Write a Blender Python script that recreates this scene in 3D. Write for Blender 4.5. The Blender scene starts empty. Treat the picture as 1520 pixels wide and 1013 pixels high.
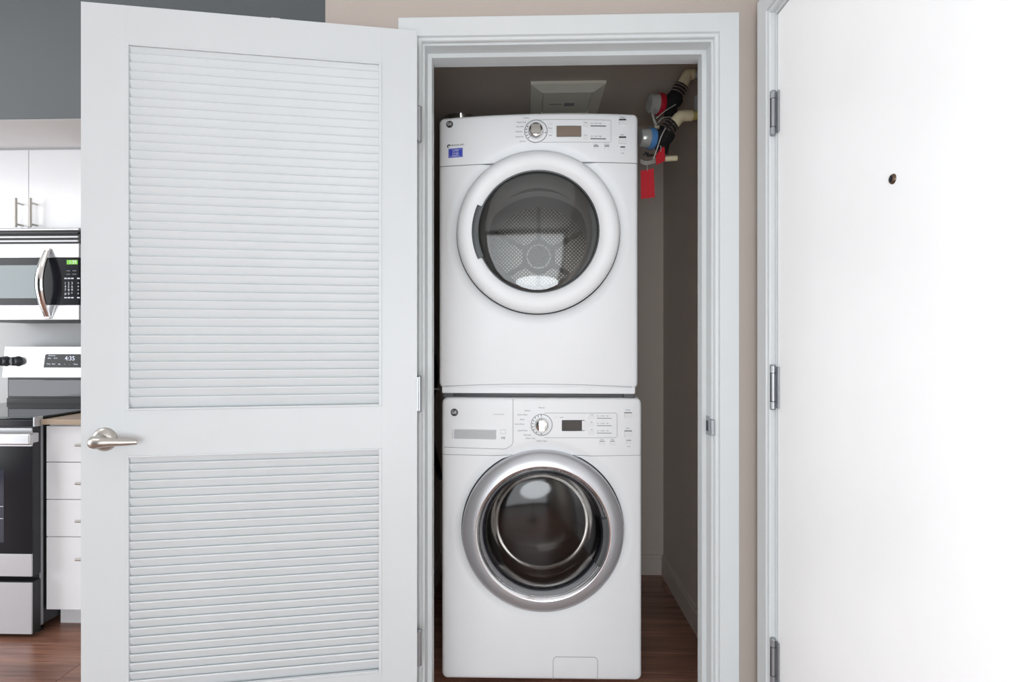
import bpy, bmesh, math, random
from mathutils import Vector, Matrix

random.seed(7)
sc = bpy.context.scene
COL = sc.collection

# ------------------------------------------------------------------ camera
F = 826.0                      # focal length in px of the 1520x1013 frame
H = 1.186                      # camera height
YAW = math.atan(23 / F)
cam_d = bpy.data.cameras.new('camera')
cam_d.sensor_fit = 'HORIZONTAL'
cam_d.sensor_width = 36.0
cam_d.lens = 36.0 * F / 1520.0
cam_d.clip_start = 0.05
cam = bpy.data.objects.new('camera', cam_d)
COL.objects.link(cam)
cam.location = (0, 0, H)
cam.rotation_euler = (math.pi / 2, 0, YAW)
sc.camera = cam

# ------------------------------------------------------------------ world, lights, exposure
w = bpy.data.worlds.new('world')
sc.world = w
w.use_nodes = True
w.node_tree.nodes['Background'].inputs[0].default_value = (0.80, 0.90, 1.0, 1)
w.node_tree.nodes['Background'].inputs[1].default_value = 1.2


def area(name, loc, rot, sx, sy, power, col=(1, 1, 1)):
    l = bpy.data.lights.new(name, 'AREA')
    l.shape = 'RECTANGLE'
    l.size = sx
    l.size_y = sy
    l.energy = power
    l.color = col
    o = bpy.data.objects.new(name, l)
    COL.objects.link(o)
    o.location = loc
    o.rotation_euler = rot
    return o


# daylight in the big window behind the camera and side fill in an added, unseen left window
area('window_daylight', (-0.75, -3.9, 1.36), (math.radians(90), 0, 0), 2.5, 2.5, 75, (0.97, 0.985, 1.0))
area('side_fill_light', (-4.6, 0.55, 1.36), (math.radians(90), 0, math.radians(-90)), 2.0, 2.5, 105, (0.97, 0.985, 1.0))
area('kitchen_fill_light', (-2.3, 1.0, 2.73), (0, 0, 0), 0.6, 0.6, 16, (1.0, 0.97, 0.93))  # fill added to brighten the kitchen, no fixture modelled
vs = sc.view_settings
vs.view_transform = 'Standard'
vs.look = 'None'
vs.gamma = 1.0
vs.use_curve_mapping = False
vs.exposure = -0.35


# ------------------------------------------------------------------ pixel helpers
def ray(px, py):
    u = (px - 760.0) / F
    v = -(py - 506.5) / F
    c, s = math.cos(YAW), math.sin(YAW)
    return Vector((c * u - s, s * u + c, v))


def U(px, py, Y):
    """world x and z of a pixel on the vertical plane y = Y"""
    r = ray(px, py)
    t = Y / r.y
    return r.x * t, H + r.z * t


# ------------------------------------------------------------------ materials
def lin(c):
    r = []
    for v in c:
        v = v / 255.0
        r.append(v / 12.92 if v <= 0.04045 else ((v + 0.055) / 1.055) ** 2.4)
    return r + [1.0]


MATS = {}


def mat(name, col, rough=0.5, metal=0.0, var=0.03, scale=6.0, bump=0.0, bscale=80.0,
        stretch=(1, 1, 1), emit=None, estr=0.0, spec=0.5, coat=0.0):
    m = bpy.data.materials.new(name)
    m.use_nodes = True
    nt = m.node_tree
    b = nt.nodes['Principled BSDF']
    base = lin(col)
    tc = nt.nodes.new('ShaderNodeTexCoord')
    mp = nt.nodes.new('ShaderNodeMapping')
    mp.inputs['Scale'].default_value = stretch
    nt.links.new(tc.outputs['Object'], mp.inputs['Vector'])
    nz = nt.nodes.new('ShaderNodeTexNoise')
    nz.inputs['Scale'].default_value = scale
    nz.inputs['Detail'].default_value = 3
    nt.links.new(mp.outputs['Vector'], nz.inputs['Vector'])
    mx = nt.nodes.new('ShaderNodeMix')
    mx.data_type = 'RGBA'
    mx.inputs['A'].default_value = [max(0, c * (1 - var)) for c in base[:3]] + [1]
    mx.inputs['B'].default_value = [min(1, c * (1 + var)) for c in base[:3]] + [1]
    nt.links.new(nz.outputs['Fac'], mx.inputs['Factor'])
    nt.links.new(mx.outputs['Result'], b.inputs['Base Color'])
    b.inputs['Roughness'].default_value = rough
    b.inputs['Metallic'].default_value = metal
    b.inputs['Specular IOR Level'].default_value = spec
    b.inputs['Coat Weight'].default_value = coat
    if bump > 0:
        n2 = nt.nodes.new('ShaderNodeTexNoise')
        n2.inputs['Scale'].default_value = bscale
        n2.inputs['Detail'].default_value = 4
        nt.links.new(mp.outputs['Vector'], n2.inputs['Vector'])
        bp = nt.nodes.new('ShaderNodeBump')
        bp.inputs['Strength'].default_value = bump
        bp.inputs['Distance'].default_value = 0.002
        nt.links.new(n2.outputs['Fac'], bp.inputs['Height'])
        nt.links.new(bp.outputs['Normal'], b.inputs['Normal'])
    if emit:
        b.inputs['Emission Color'].default_value = lin(emit)
        b.inputs['Emission Strength'].default_value = estr
    MATS[name] = m
    return m


def glass(name, tint, refl=0.06, rough=0.02):
    """thin tinted pane: tinted see-through mixed with a mirror coat by Fresnel"""
    m = bpy.data.materials.new(name)
    m.use_nodes = True
    nt = m.node_tree
    nt.nodes.remove(nt.nodes['Principled BSDF'])
    out = nt.nodes['Material Output']
    tr = nt.nodes.new('ShaderNodeBsdfTransparent')
    nz = nt.nodes.new('ShaderNodeTexNoise')
    nz.inputs['Scale'].default_value = 5
    tc = nt.nodes.new('ShaderNodeTexCoord')
    nt.links.new(tc.outputs['Object'], nz.inputs['Vector'])
    mx = nt.nodes.new('ShaderNodeMix')
    mx.data_type = 'RGBA'
    t = lin(tint)
    mx.inputs['A'].default_value = [c * 0.96 for c in t[:3]] + [1]
    mx.inputs['B'].default_value = t
    nt.links.new(nz.outputs['Fac'], mx.inputs['Factor'])
    nt.links.new(mx.outputs['Result'], tr.inputs['Color'])
    gl = nt.nodes.new('ShaderNodeBsdfGlossy')
    gl.inputs['Roughness'].default_value = rough
    gl.inputs['Color'].default_value = (1, 1, 1, 1)
    fr = nt.nodes.new('ShaderNodeFresnel')
    fr.inputs['IOR'].default_value = 1.5
    ad = nt.nodes.new('ShaderNodeMath')
    ad.operation = 'ADD'
    ad.use_clamp = True
    ad.inputs[1].default_value = refl
    nt.links.new(fr.outputs[0], ad.inputs[0])
    ms = nt.nodes.new('ShaderNodeMixShader')
    nt.links.new(ad.outputs[0], ms.inputs[0])
    nt.links.new(tr.outputs[0], ms.inputs[1])
    nt.links.new(gl.outputs[0], ms.inputs[2])
    nt.links.new(ms.outputs[0], out.inputs['Surface'])
    MATS[name] = m
    return m


def wood(name, dark, light, rough=0.35):
    m = mat(name, dark, rough, 0, 0)
    nt = m.node_tree
    b = nt.nodes['Principled BSDF']
    tc = nt.nodes.new('ShaderNodeTexCoord')
    oi = nt.nodes.new('ShaderNodeObjectInfo')
    add = nt.nodes.new('ShaderNodeVectorMath')
    add.operation = 'ADD'
    sc_ = nt.nodes.new('ShaderNodeVectorMath')
    sc_.operation = 'SCALE'
    cmb = nt.nodes.new('ShaderNodeCombineXYZ')
    for k in range(3):
        nt.links.new(oi.outputs['Random'], cmb.inputs[k])
    nt.links.new(cmb.outputs[0], sc_.inputs[0])
    sc_.inputs['Scale'].default_value = 17.0
    nt.links.new(tc.outputs['Object'], add.inputs[0])
    nt.links.new(sc_.outputs[0], add.inputs[1])
    mp = nt.nodes.new('ShaderNodeMapping')
    mp.inputs['Scale'].default_value = (1.6, 26, 26)
    nt.links.new(add.outputs[0], mp.inputs['Vector'])
    nz = nt.nodes.new('ShaderNodeTexNoise')
    nz.inputs['Scale'].default_value = 1.6
    nz.inputs['Detail'].default_value = 6
    nz.inputs['Roughness'].default_value = 0.65
    nt.links.new(mp.outputs[0], nz.inputs['Vector'])
    cr = nt.nodes.new('ShaderNodeValToRGB')
    cr.color_ramp.elements[0].position = 0.3
    cr.color_ramp.elements[1].position = 0.72
    cr.color_ramp.elements[0].color = lin(dark)
    cr.color_ramp.elements[1].color = lin(light)
    nt.links.new(nz.outputs['Fac'], cr.inputs[0])
    hsv = nt.nodes.new('ShaderNodeHueSaturation')
    mr = nt.nodes.new('ShaderNodeMapRange')
    mr.inputs['To Min'].default_value = 0.85
    mr.inputs['To Max'].default_value = 1.15
    nt.links.new(oi.outputs['Random'], mr.inputs['Value'])
    nt.links.new(mr.outputs[0], hsv.inputs['Value'])
    nt.links.new(cr.outputs[0], hsv.inputs['Color'])
    nt.links.new(hsv.outputs[0], b.inputs['Base Color'])
    return m


def perforated(name, col, hole, pitch, radius, metal=0.6, rough=0.35):
    """sheet metal with rows of small round holes (object x,z)"""
    m = mat(name, col, rough, metal, 0)
    nt = m.node_tree
    b = nt.nodes['Principled BSDF']
    tc = nt.nodes.new('ShaderNodeTexCoord')
    mp = nt.nodes.new('ShaderNodeMapping')
    mp.inputs['Scale'].default_value = (1 / pitch, 0, 1 / pitch)
    mp.inputs['Rotation'].default_value = (0, math.radians(45), 0)
    nt.links.new(tc.outputs['Object'], mp.inputs['Vector'])
    fr = nt.nodes.new('ShaderNodeVectorMath')
    fr.operation = 'FRACTION'
    nt.links.new(mp.outputs[0], fr.inputs[0])
    ds = nt.nodes.new('ShaderNodeVectorMath')
    ds.operation = 'DISTANCE'
    nt.links.new(fr.outputs[0], ds.inputs[0])
    ds.inputs[1].default_value = (0.5, 0, 0.5)
    lt = nt.nodes.new('ShaderNodeMath')
    lt.operation = 'LESS_THAN'
    nt.links.new(ds.outputs['Value'], lt.inputs[0])
    lt.inputs[1].default_value = radius
    mx = nt.nodes.new('ShaderNodeMix')
    mx.data_type = 'RGBA'
    mx.inputs['A'].default_value = lin(col)
    mx.inputs['B'].default_value = lin(hole)
    nt.links.new(lt.outputs[0], mx.inputs['Factor'])
    nt.links.new(mx.outputs['Result'], b.inputs['Base Color'])
    return m


mat('door_white', (201, 205, 207), 0.5, bump=0.03)
mat('entry_white', (246, 247, 247), 0.35)
mat('trim_white', (203, 207, 208), 0.45)
mat('wall_beige', (176, 166, 158), 0.8, bump=0.08)
mat('closet_paint', (196, 185, 175), 0.8, bump=0.08)
mat('wall_grey', (94, 100, 103), 0.8, bump=0.06)
mat('wall_white', (208, 211, 213), 0.8, bump=0.06)
mat('ceiling_white', (238, 239, 240), 0.85)
mat('base_trim', (194, 184, 175), 0.5)
wood('plank_wood', (96, 64, 53), (162, 118, 98), 0.3)
mat('subfloor', (50, 38, 32), 0.8)
mat('appliance_white', (245, 247, 249), 0.5, spec=0.35)
mat('panel_white', (238, 240, 242), 0.28)
mat('button_white', (240, 241, 242), 0.3)
mat('print_grey', (120, 122, 126), 0.6)
mat('seam_grey', (150, 153, 156), 0.6)
mat('print_dark', (52, 54, 58), 0.5)
mat('gap_dark', (40, 42, 46), 0.6)
mat('lcd', (140, 124, 110), 0.2)
mat('lcd_dark', (70, 68, 66), 0.15)
mat('chrome', (225, 224, 222), 0.1, 1.0)
mat('nickel', (188, 184, 178), 0.32, 0.9)
mat('pull_grey', (190, 193, 195), 0.5)
mat('hinge_steel', (158, 161, 165), 0.35, 0.7)
mat('silver_ring', (200, 201, 205), 0.34, 0.55)
mat('rib_grey', (104, 98, 91), 0.4, 0.3)
mat('silver_bright', (226, 227, 230), 0.15, 0.95)
mat('handle_grey', (74, 78, 80), 0.3)
mat('gasket', (92, 94, 96), 0.6)
mat('drum_steel', (150, 150, 150), 0.28, 0.9)
mat('drum_grey', (148, 146, 142), 0.45, 0.2)
perforated('drum_perforated', (112, 106, 98), (222, 220, 214), 0.0115, 0.30)  # holes painted pale, standing in for the light they reflect
mat('stainless', (205, 206, 209), 0.36, 0.9, stretch=(1, 1, 30), var=0.04, scale=8)
mat('stainless_dull', (206, 208, 213), 0.4, 0.4, stretch=(1, 1, 30), var=0.04, scale=8)
mat('black_gloss', (26, 27, 33), 0.16, spec=0.25)
mat('black_side', (36, 37, 40), 0.4)
mat('black_plastic', (24, 24, 26), 0.45)
mat('knob_grey', (74, 77, 82), 0.35)
mat('oven_window', (58, 62, 74), 0.06)
mat('mw_window', (118, 132, 136), 0.1)
mat('cooktop_glass', (40, 46, 48), 0.05)
mat('cabinet_white', (238, 240, 243), 0.3)
mat('counter_wood', (166, 146, 126), 0.4, stretch=(1, 12, 12), var=0.12, scale=5)
mat('led_green', (40, 70, 20), 0.4, emit=(140, 230, 60), estr=0.9)
mat('led_white', (200, 205, 220), 0.4, emit=(225, 232, 255), estr=0.8)
mat('fill_glow', (240, 240, 238), 0.6, emit=(243, 250, 255), estr=14.6)  # glow of the added frontal fill, out of view
mat('sticker_blue', (62, 78, 190), 0.5)
mat('sticker_white', (225, 228, 240), 0.5)
mat('pipe_cream', (236, 226, 190), 0.4)
mat('pipe_yellow', (206, 196, 120), 0.4)
mat('pipe_white', (190, 194, 196), 0.45)
mat('insulation_black', (16, 16, 18), 0.85, bump=0.6, bscale=90)
mat('ring_red', (176, 22, 44), 0.35)
mat('ring_blue', (82, 134, 190), 0.35)
mat('tag_red', (196, 8, 34), 0.6)
mat('meter_clear', (176, 178, 176), 0.12, 0.2, var=0.2, scale=30)
mat('wire_grey', (188, 184, 178), 0.5)
mat('foil', (176, 172, 166), 0.25, 0.95, bump=0.6, bscale=60)
mat('vent_cream', (240, 237, 224), 0.5)
mat('brass_dark', (96, 80, 66), 0.35, 0.8)
mat('hose_grey', (120, 122, 122), 0.5)
glass('door_glass_dryer', (214, 215, 215), 0.02, 0.05)
glass('door_glass_washer', (160, 157, 154), 0.0, 0.09)
glass('window_glass', (240, 246, 248), 0.0)


# ------------------------------------------------------------------ object helpers
def link(name, me, m, parent=None, loc=None, rot=None):
    o = bpy.data.objects.new(name, me)
    COL.objects.link(o)
    if m:
        me.materials.append(MATS[m])
    if parent:
        o.parent = parent
    if loc is not None:
        o.location = loc
    if rot is not None:
        o.rotation_euler = rot
    return o


def obj(name, bm, m, parent=None, loc=None, rot=None, smooth=None):
    bmesh.ops.recalc_face_normals(bm, faces=bm.faces)
    me = bpy.data.meshes.new(name)
    bm.to_mesh(me)
    bm.free()
    if smooth is not None:
        me.polygons.foreach_set('use_smooth', [True] * len(me.polygons))
        me.set_sharp_from_angle(angle=math.radians(smooth))
    return link(name, me, m, parent, loc, rot)


def empty(name, loc, rz=0.0):
    o = bpy.data.objects.new(name, None)
    o.empty_display_size = 0.1
    COL.objects.link(o)
    o.location = loc
    o.rotation_euler = (0, 0, rz)
    return o


def tag(o, label, cat, group=None, kind=None):
    o['label'] = label
    o['category'] = cat
    if group:
        o['group'] = group
    if kind:
        o['kind'] = kind
    return o


def add_box(bm, x0, x1, y0, y1, z0, z1, bev=0.0, seg=2):
    vs_ = [bm.verts.new((x, y, z)) for x in (x0, x1) for y in (y0, y1) for z in (z0, z1)]
    idx = [(0, 1, 3, 2), (4, 6, 7, 5), (0, 4, 5, 1), (2, 3, 7, 6), (0, 2, 6, 4), (1, 5, 7, 3)]
    fs = [bm.faces.new([vs_[i] for i in f]) for f in idx]
    if bev > 0:
        es = list({e for f in fs for e in f.edges})
        bmesh.ops.bevel(bm, geom=es, offset=bev, segments=seg, affect='EDGES', profile=0.5)
    return bm


def box(x0, x1, y0, y1, z0, z1, bev=0.0, seg=2):
    return add_box(bmesh.new(), x0, x1, y0, y1, z0, z1, bev, seg)


def boxes(lst, bev=0.0):
    bm = bmesh.new()
    for b in lst:
        add_box(bm, *b, bev=bev)
    return bm


def lathe(profile, seg=64, closed=False, a0=0.0, a1=2 * math.pi, bm=None):
    """profile of (radius, y); axis is the y axis"""
    bm = bm or bmesh.new()
    full = abs(a1 - a0 - 2 * math.pi) < 1e-6
    n = seg if full else seg + 1
    rings = []
    for k in range(n):
        a = a0 + (a1 - a0) * k / seg
        rings.append([bm.verts.new((r * math.cos(a), y, r * math.sin(a))) for r, y in profile])
    m_ = len(profile)
    for k in range(seg):
        A, B = rings[k], rings[(k + 1) % n]
        for i in range(m_ - (0 if closed else 1)):
            j = (i + 1) % m_
            bm.faces.new((A[i], A[j], B[j], B[i]))
    if not full and closed:
        bm.faces.new(rings[0])
        bm.faces.new(rings[-1][::-1])
    bmesh.ops.remove_doubles(bm, verts=bm.verts, dist=1e-5)
    return bm


def tube(pts, r, seg=12, bm=None, caps=True):
    bm = bm or bmesh.new()
    pts = [Vector(p) for p in pts]
    rs = r if isinstance(r, (list, tuple)) else [r] * len(pts)
    t0 = (pts[1] - pts[0]).normalized()
    ref = Vector((0, 0, 1)) if abs(t0.z) < 0.9 else Vector((1, 0, 0))
    nrm = t0.cross(ref).normalized()
    rings = []
    for i, p in enumerate(pts):
        if i == 0:
            t = t0
        elif i == len(pts) - 1:
            t = (pts[i] - pts[i - 1]).normalized()
        else:
            t = ((pts[i + 1] - pts[i]).normalized() + (pts[i] - pts[i - 1]).normalized()).normalized()
        nrm = (nrm - t * nrm.dot(t)).normalized()
        bn = t.cross(nrm)
        rings.append([bm.verts.new(p + (nrm * math.cos(2 * math.pi * k / seg) + bn * math.sin(2 * math.pi * k / seg)) * rs[i])
                      for k in range(seg)])
    for A, B in zip(rings, rings[1:]):
        for k in range(seg):
            bm.faces.new((A[k], A[(k + 1) % seg], B[(k + 1) % seg], B[k]))
    if caps:
        bm.faces.new(rings[0][::-1])
        bm.faces.new(rings[-1])
    return bm


def smooth_path(pts, n=6):
    """Catmull-Rom through the points"""
    P = [Vector(p) for p in pts]
    P = [P[0] * 2 - P[1]] + P + [P[-1] * 2 - P[-2]]
    out = []
    for i in range(1, len(P) - 2):
        for k in range(n):
            t = k / n
            a, b, c, d = P[i - 1], P[i], P[i + 1], P[i + 2]
            out.append(0.5 * (2 * b + (c - a) * t + (2 * a - 5 * b + 4 * c - d) * t * t + (3 * b - a - 3 * c + d) * t ** 3))
    out.append(P[-2])
    return out


def prism(poly, y0, y1, bev=0.0, seg=2):
    """polygon of (x, z) extruded from y0 to y1"""
    bm = bmesh.new()
    a = [bm.verts.new((x, y0, z)) for x, z in poly]
    b = [bm.verts.new((x, y1, z)) for x, z in poly]
    f0 = bm.faces.new(a)
    bm.faces.new(b[::-1])
    n = len(poly)
    for i in range(n):
        bm.faces.new((a[i], b[i], b[(i + 1) % n], a[(i + 1) % n]))
    if bev > 0:
        bmesh.ops.bevel(bm, geom=list(f0.edges), offset=bev, segments=seg, affect='EDGES')
    return bm


def rrect(x0, x1, z0, z1, r, n=5, sub=1):
    """rounded rectangle outline, counter-clockwise, sides split into sub pieces"""
    pts = []
    cs = [(x1 - r, z1 - r, 0), (x0 + r, z1 - r, 90), (x0 + r, z0 + r, 180), (x1 - r, z0 + r, 270)]
    for cx, cz, a in cs:
        for k in range(n + 1):
            t = math.radians(a + 90 * k / n)
            pts.append((cx + r * math.cos(t), cz + r * math.sin(t)))
    if sub > 1:
        out = []
        for i in range(len(pts)):
            p, q = pts[i], pts[(i + 1) % len(pts)]
            L = math.hypot(q[0] - p[0], q[1] - p[1])
            kk = sub if L > 0.05 else 1
            for k in range(kk):
                out.append((p[0] + (q[0] - p[0]) * k / kk, p[1] + (q[1] - p[1]) * k / kk))
        pts = out
    return pts


def text_mesh(s, size, depth=0.0002, align='LEFT'):
    cu = bpy.data.curves.new('lettering', 'FONT')
    cu.body = s
    cu.size = size
    cu.extrude = depth
    cu.align_x = align
    cu.align_y = 'CENTER'
    cu.resolution_u = 2
    to = bpy.data.objects.new('lettering', cu)
    COL.objects.link(to)
    dg = bpy.context.evaluated_depsgraph_get()
    me = bpy.data.meshes.new_from_object(to.evaluated_get(dg))
    bpy.data.objects.remove(to)
    bpy.data.curves.remove(cu)
    me.transform(Matrix.Rotation(math.pi / 2, 4, 'X'))
    return me


def text(name, s, size, m, parent, loc, rz=0.0, align='LEFT', depth=0.0002):
    return link(name, text_mesh(s, size, depth, align), m, parent, loc, (0, 0, rz))


# ------------------------------------------------------------------ the setting
WALL = 1.527                 # room face of the closet wall
INN = WALL + 0.12            # closet face of that wall
CBACK = 2.848                # closet back wall
CL, CR = -0.449, 0.690       # closet side walls
CCEIL = 2.28                 # closet ceiling
RW = 0.627                   # room face of the right wall
KW = 2.80                    # kitchen wall
JL, JR, JT = -0.283, 0.499, 2.0   # inner faces of the closet jamb
ED0, ED1, EDT = 0.532, 1.423, 2.012  # entry door opening along y, and its head
CEIL = 2.75
BACK = -4.0
LEFT = -4.7


def struct(name, bm, m, label, parent=None):
    o = obj(name, bm, m, parent)
    if parent is None:
        tag(o, label, name.split('_')[0], kind='structure')
    return o


fl = struct('floor', box(LEFT, 0.9, BACK, 3.0, -0.05, -0.012), 'subfloor', 'dark brown wood plank floor running through kitchen and closet')
# planks, laid along x
pw, pl = 0.127, 1.22
pm = bpy.data.meshes.new('plank')
b_ = box(0, pl - 0.0012, 0, pw - 0.0012, -0.012, 0.0, 0.0008, 1)
b_.to_mesh(pm)
b_.free()
pm.materials.append(MATS['plank_wood'])
row = 0
y = 0.35
while y < 2.86:
    off = (row * 0.43) % pl
    x = LEFT + 0.9 - off
    while x < 0.69:
        o = bpy.data.objects.new('plank', pm)
        COL.objects.link(o)
        o.parent = fl
        o.location = (x, y, 0)
        x += pl
    y += pw
    row += 1
nr = obj('rear_planking', box(LEFT, 0.7, BACK, 0.348, -0.012, 0.0), 'plank_wood', fl)

struct('wall_front', boxes([(-0.56, JL - 0.018, WALL, INN, 0, CEIL), (JR + 0.018, RW, WALL, INN, 0, CEIL),
                            (JL - 0.018, JR + 0.018, WALL, INN, JT + 0.018, CEIL)]), 'wall_beige',
       'beige painted wall around the laundry closet opening')
struct('wall_right', boxes([(RW, RW + 0.12, ED1 + 0.02, WALL + 0.12, 0, CEIL), (RW, RW + 0.12, BACK, ED0 - 0.02, 0, CEIL),
                            (RW, RW + 0.12, ED0 - 0.02, ED1 + 0.02, EDT + 0.02, CEIL)]), 'wall_beige',
       'beige wall holding the white entry door')
struct('wall_closet_left', box(-0.56, CL, INN, CBACK + 0.1, 0, CEIL), 'closet_paint', 'closet side wall beside the hoses')
struct('wall_closet_right', box(CR, CR + 0.1, INN, CBACK + 0.1, 0, CEIL), 'closet_paint', 'closet side wall carrying the water meters')
struct('wall_closet_back', box(CL, CR, CBACK, CBACK + 0.1, 0, CEIL), 'closet_paint', 'taupe wall at the back of the closet')
struct('ceiling_closet', box(CL, CR, INN, CBACK, CCEIL, CCEIL + 0.06), 'closet_paint', 'low taupe closet ceiling with a cream vent')
struct('wall_kitchen', box(LEFT, -0.56, KW, KW + 0.1, 0, CEIL), 'wall_white', 'pale wall behind the range')
struct('wall_bulkhead', box(LEFT, -0.56, 2.159, KW, 2.070, CEIL), 'wall_grey', 'dark grey bulkhead above the kitchen cabinets')
struct('ceiling_soffit', box(LEFT, -0.561, 2.163, KW, 2.0685, 2.070), 'ceiling_white', 'white underside of the grey bulkhead')
struct('ceiling', box(LEFT, 0.76, BACK, KW, CEIL, CEIL + 0.08), 'ceiling_white', 'white ceiling of the room')
# wall behind the camera with its wide window, left wall with a window added for side fill
wx0, wx1, wz0, wz1 = -2.05, 0.55, 0.08, 2.64
struct('wall_rear', boxes([(LEFT, wx0, BACK - 0.12, BACK, 0, CEIL), (wx1, 0.76, BACK - 0.12, BACK, 0, CEIL),
                           (wx0, wx1, BACK - 0.12, BACK, 0, wz0), (wx0, wx1, BACK - 0.12, BACK, wz1, CEIL)]), 'wall_grey',
       'grey wall with a wide window')
ly0, ly1, lz0, lz1 = -0.5, 1.6, 0.08, 2.64
struct('wall_left', boxes([(LEFT - 0.12, LEFT, BACK, ly0, 0, CEIL), (LEFT - 0.12, LEFT, ly1, KW + 0.1, 0, CEIL),
                           (LEFT - 0.12, LEFT, ly0, ly1, 0, lz0), (LEFT - 0.12, LEFT, ly0, ly1, lz1, CEIL)]), 'wall_grey',
       'grey wall with a window at the kitchen side')
fr = boxes([(wx0, wx1, BACK - 0.09, BACK - 0.03, wz0, wz0 + 0.05), (wx0, wx1, BACK - 0.09, BACK - 0.03, wz1 - 0.05, wz1)] +
           [(x - 0.025, x + 0.025, BACK - 0.09, BACK - 0.03, wz0 + 0.05, wz1 - 0.05) for x in (wx0 + 0.025, -0.75, wx1 - 0.025)])
o = struct('window_1', fr, 'trim_white', 'wide white framed window')
obj('pane', box(wx0 + 0.05, wx1 - 0.05, BACK - 0.063, BACK - 0.058, wz0 + 0.05, wz1 - 0.05), 'window_glass', o)
fr = boxes([(LEFT - 0.09, LEFT - 0.03, ly0, ly1, lz0, lz0 + 0.05), (LEFT - 0.09, LEFT - 0.03, ly0, ly1, lz1 - 0.05, lz1)] +
           [(LEFT - 0.09, LEFT - 0.03, y - 0.025, y + 0.025, lz0 + 0.05, lz1 - 0.05) for y in (ly0 + 0.025, 0.55, ly1 - 0.025)])
o = struct('window_2', fr, 'trim_white', 'white framed window in the left wall')
obj('pane', box(LEFT - 0.063, LEFT - 0.058, ly0 + 0.05, ly1 - 0.05, lz0 + 0.05, lz1 - 0.05), 'window_glass', o)


# closet baseboards
def bb(name, x0, x1, y0, y1, cap, label):
    bm = box(x0, x1, y0, y1, 0, 0.085)
    add_box(bm, *cap)
    return struct(name, bm, 'base_trim', label)


bb('baseboard_right', CR - 0.012, CR, INN, CBACK, (CR - 0.007, CR, INN, CBACK, 0.085, 0.1), 'taupe baseboard along the closet wall under the meters')
bb('baseboard_left', CL, CL + 0.012, INN, CBACK, (CL, CL + 0.007, INN, CBACK, 0.085, 0.1), 'taupe baseboard along the closet wall by the hoses')
bb('baseboard_back', CL + 0.012, CR - 0.012, CBACK - 0.012, CBACK, (CL + 0.012, CR - 0.012, CBACK - 0.007, CBACK, 0.085, 0.1), 'taupe baseboard at the back of the closet')


# casings: a profile swept round three sides of an opening, mitred
def sweep3(prof, a0, a1, top, fn):
    """prof of (outward, thick); a0,a1 opening edges; fn(a, thick, z) -> point"""
    bm = bmesh.new()
    st = []
    for kind in range(4):
        ring = []
        for u, t in prof:
            if kind == 0:
                p = fn(a0 - u, t, 0.0)
            elif kind == 1:
                p = fn(a0 - u, t, top + u)
            elif kind == 2:
                p = fn(a1 + u, t, top + u)
            else:
                p = fn(a1 + u, t, 0.0)
            ring.append(bm.verts.new(p))
        st.append(ring)
    n = len(prof)
    for A, B in zip(st, st[1:]):
        for i in range(n):
            bm.faces.new((A[i], A[(i + 1) % n], B[(i + 1) % n], B[i]))
    bm.faces.new(st[0])
    bm.faces.new(st[-1][::-1])
    return bm


CAS = [(0, 0), (0, 0.009), (0.002, 0.0125), (0.0075, 0.0135), (0.0085, 0.0105), (0.0105, 0.0105), (0.013, 0.0165), (0.062, 0.018), (0.064, 0.016), (0.064, 0)]
struct('trim_1', sweep3(CAS, JL - 0.006, JR + 0.006, JT + 0.006, lambda a, t, z: (a, WALL - t, z)), 'trim_white',
       'white moulded casing around the laundry closet opening')
struct('trim_2', sweep3(CAS, ED0 - 0.008, ED1 + 0.008, EDT + 0.008, lambda a, t, z: (RW - t, a, z)), 'trim_white',
       'white moulded casing around the entry door')
JAM = [(0, 0), (0, 0.042), (-0.012, 0.042), (-0.012, 0.078), (0, 0.078), (0, 0.12), (0.018, 0.12), (0.018, 0)]
jam = struct('trim_3', sweep3(JAM, JL, JR, JT, lambda a, t, z: (a, WALL + t, z)), 'trim_white',
             'white door jamb with stop inside the closet opening')
# strike plate on the right jamb
zs = U(1060, 634, WALL)[1]
bm = box(JR - 0.0025, JR + 0.001, WALL + 0.004, WALL + 0.036, zs - 0.026, zs + 0.026, 0.0008, 1)
add_box(bm, JR - 0.004, JR - 0.0022, WALL + 0.012, WALL + 0.028, zs - 0.016, zs + 0.016)
sp = obj('strike_plate', bm, 'hinge_steel', jam)
obj('strike_lip', box(JR - 0.004, JR + 0.0045, WALL - 0.0155, WALL + 0.004, zs - 0.021, zs + 0.021, 0.002, 2), 'hinge_steel', sp)
obj('strike_slot', box(JR - 0.0046, JR - 0.0038, WALL + 0.012, WALL + 0.028, zs - 0.014, zs + 0.014), 'gap_dark', sp)
# entry door jamb
JAM2 = [(0, 0), (0, 0.048), (-0.012, 0.048), (-0.012, 0.085), (0, 0.085), (0, 0.12), (0.02, 0.12), (0.02, 0)]
struct('trim_4', sweep3(JAM2, ED0, ED1, EDT, lambda a, t, z: (RW + t, a, z)), 'trim_white', 'white jamb of the entry door')

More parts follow.
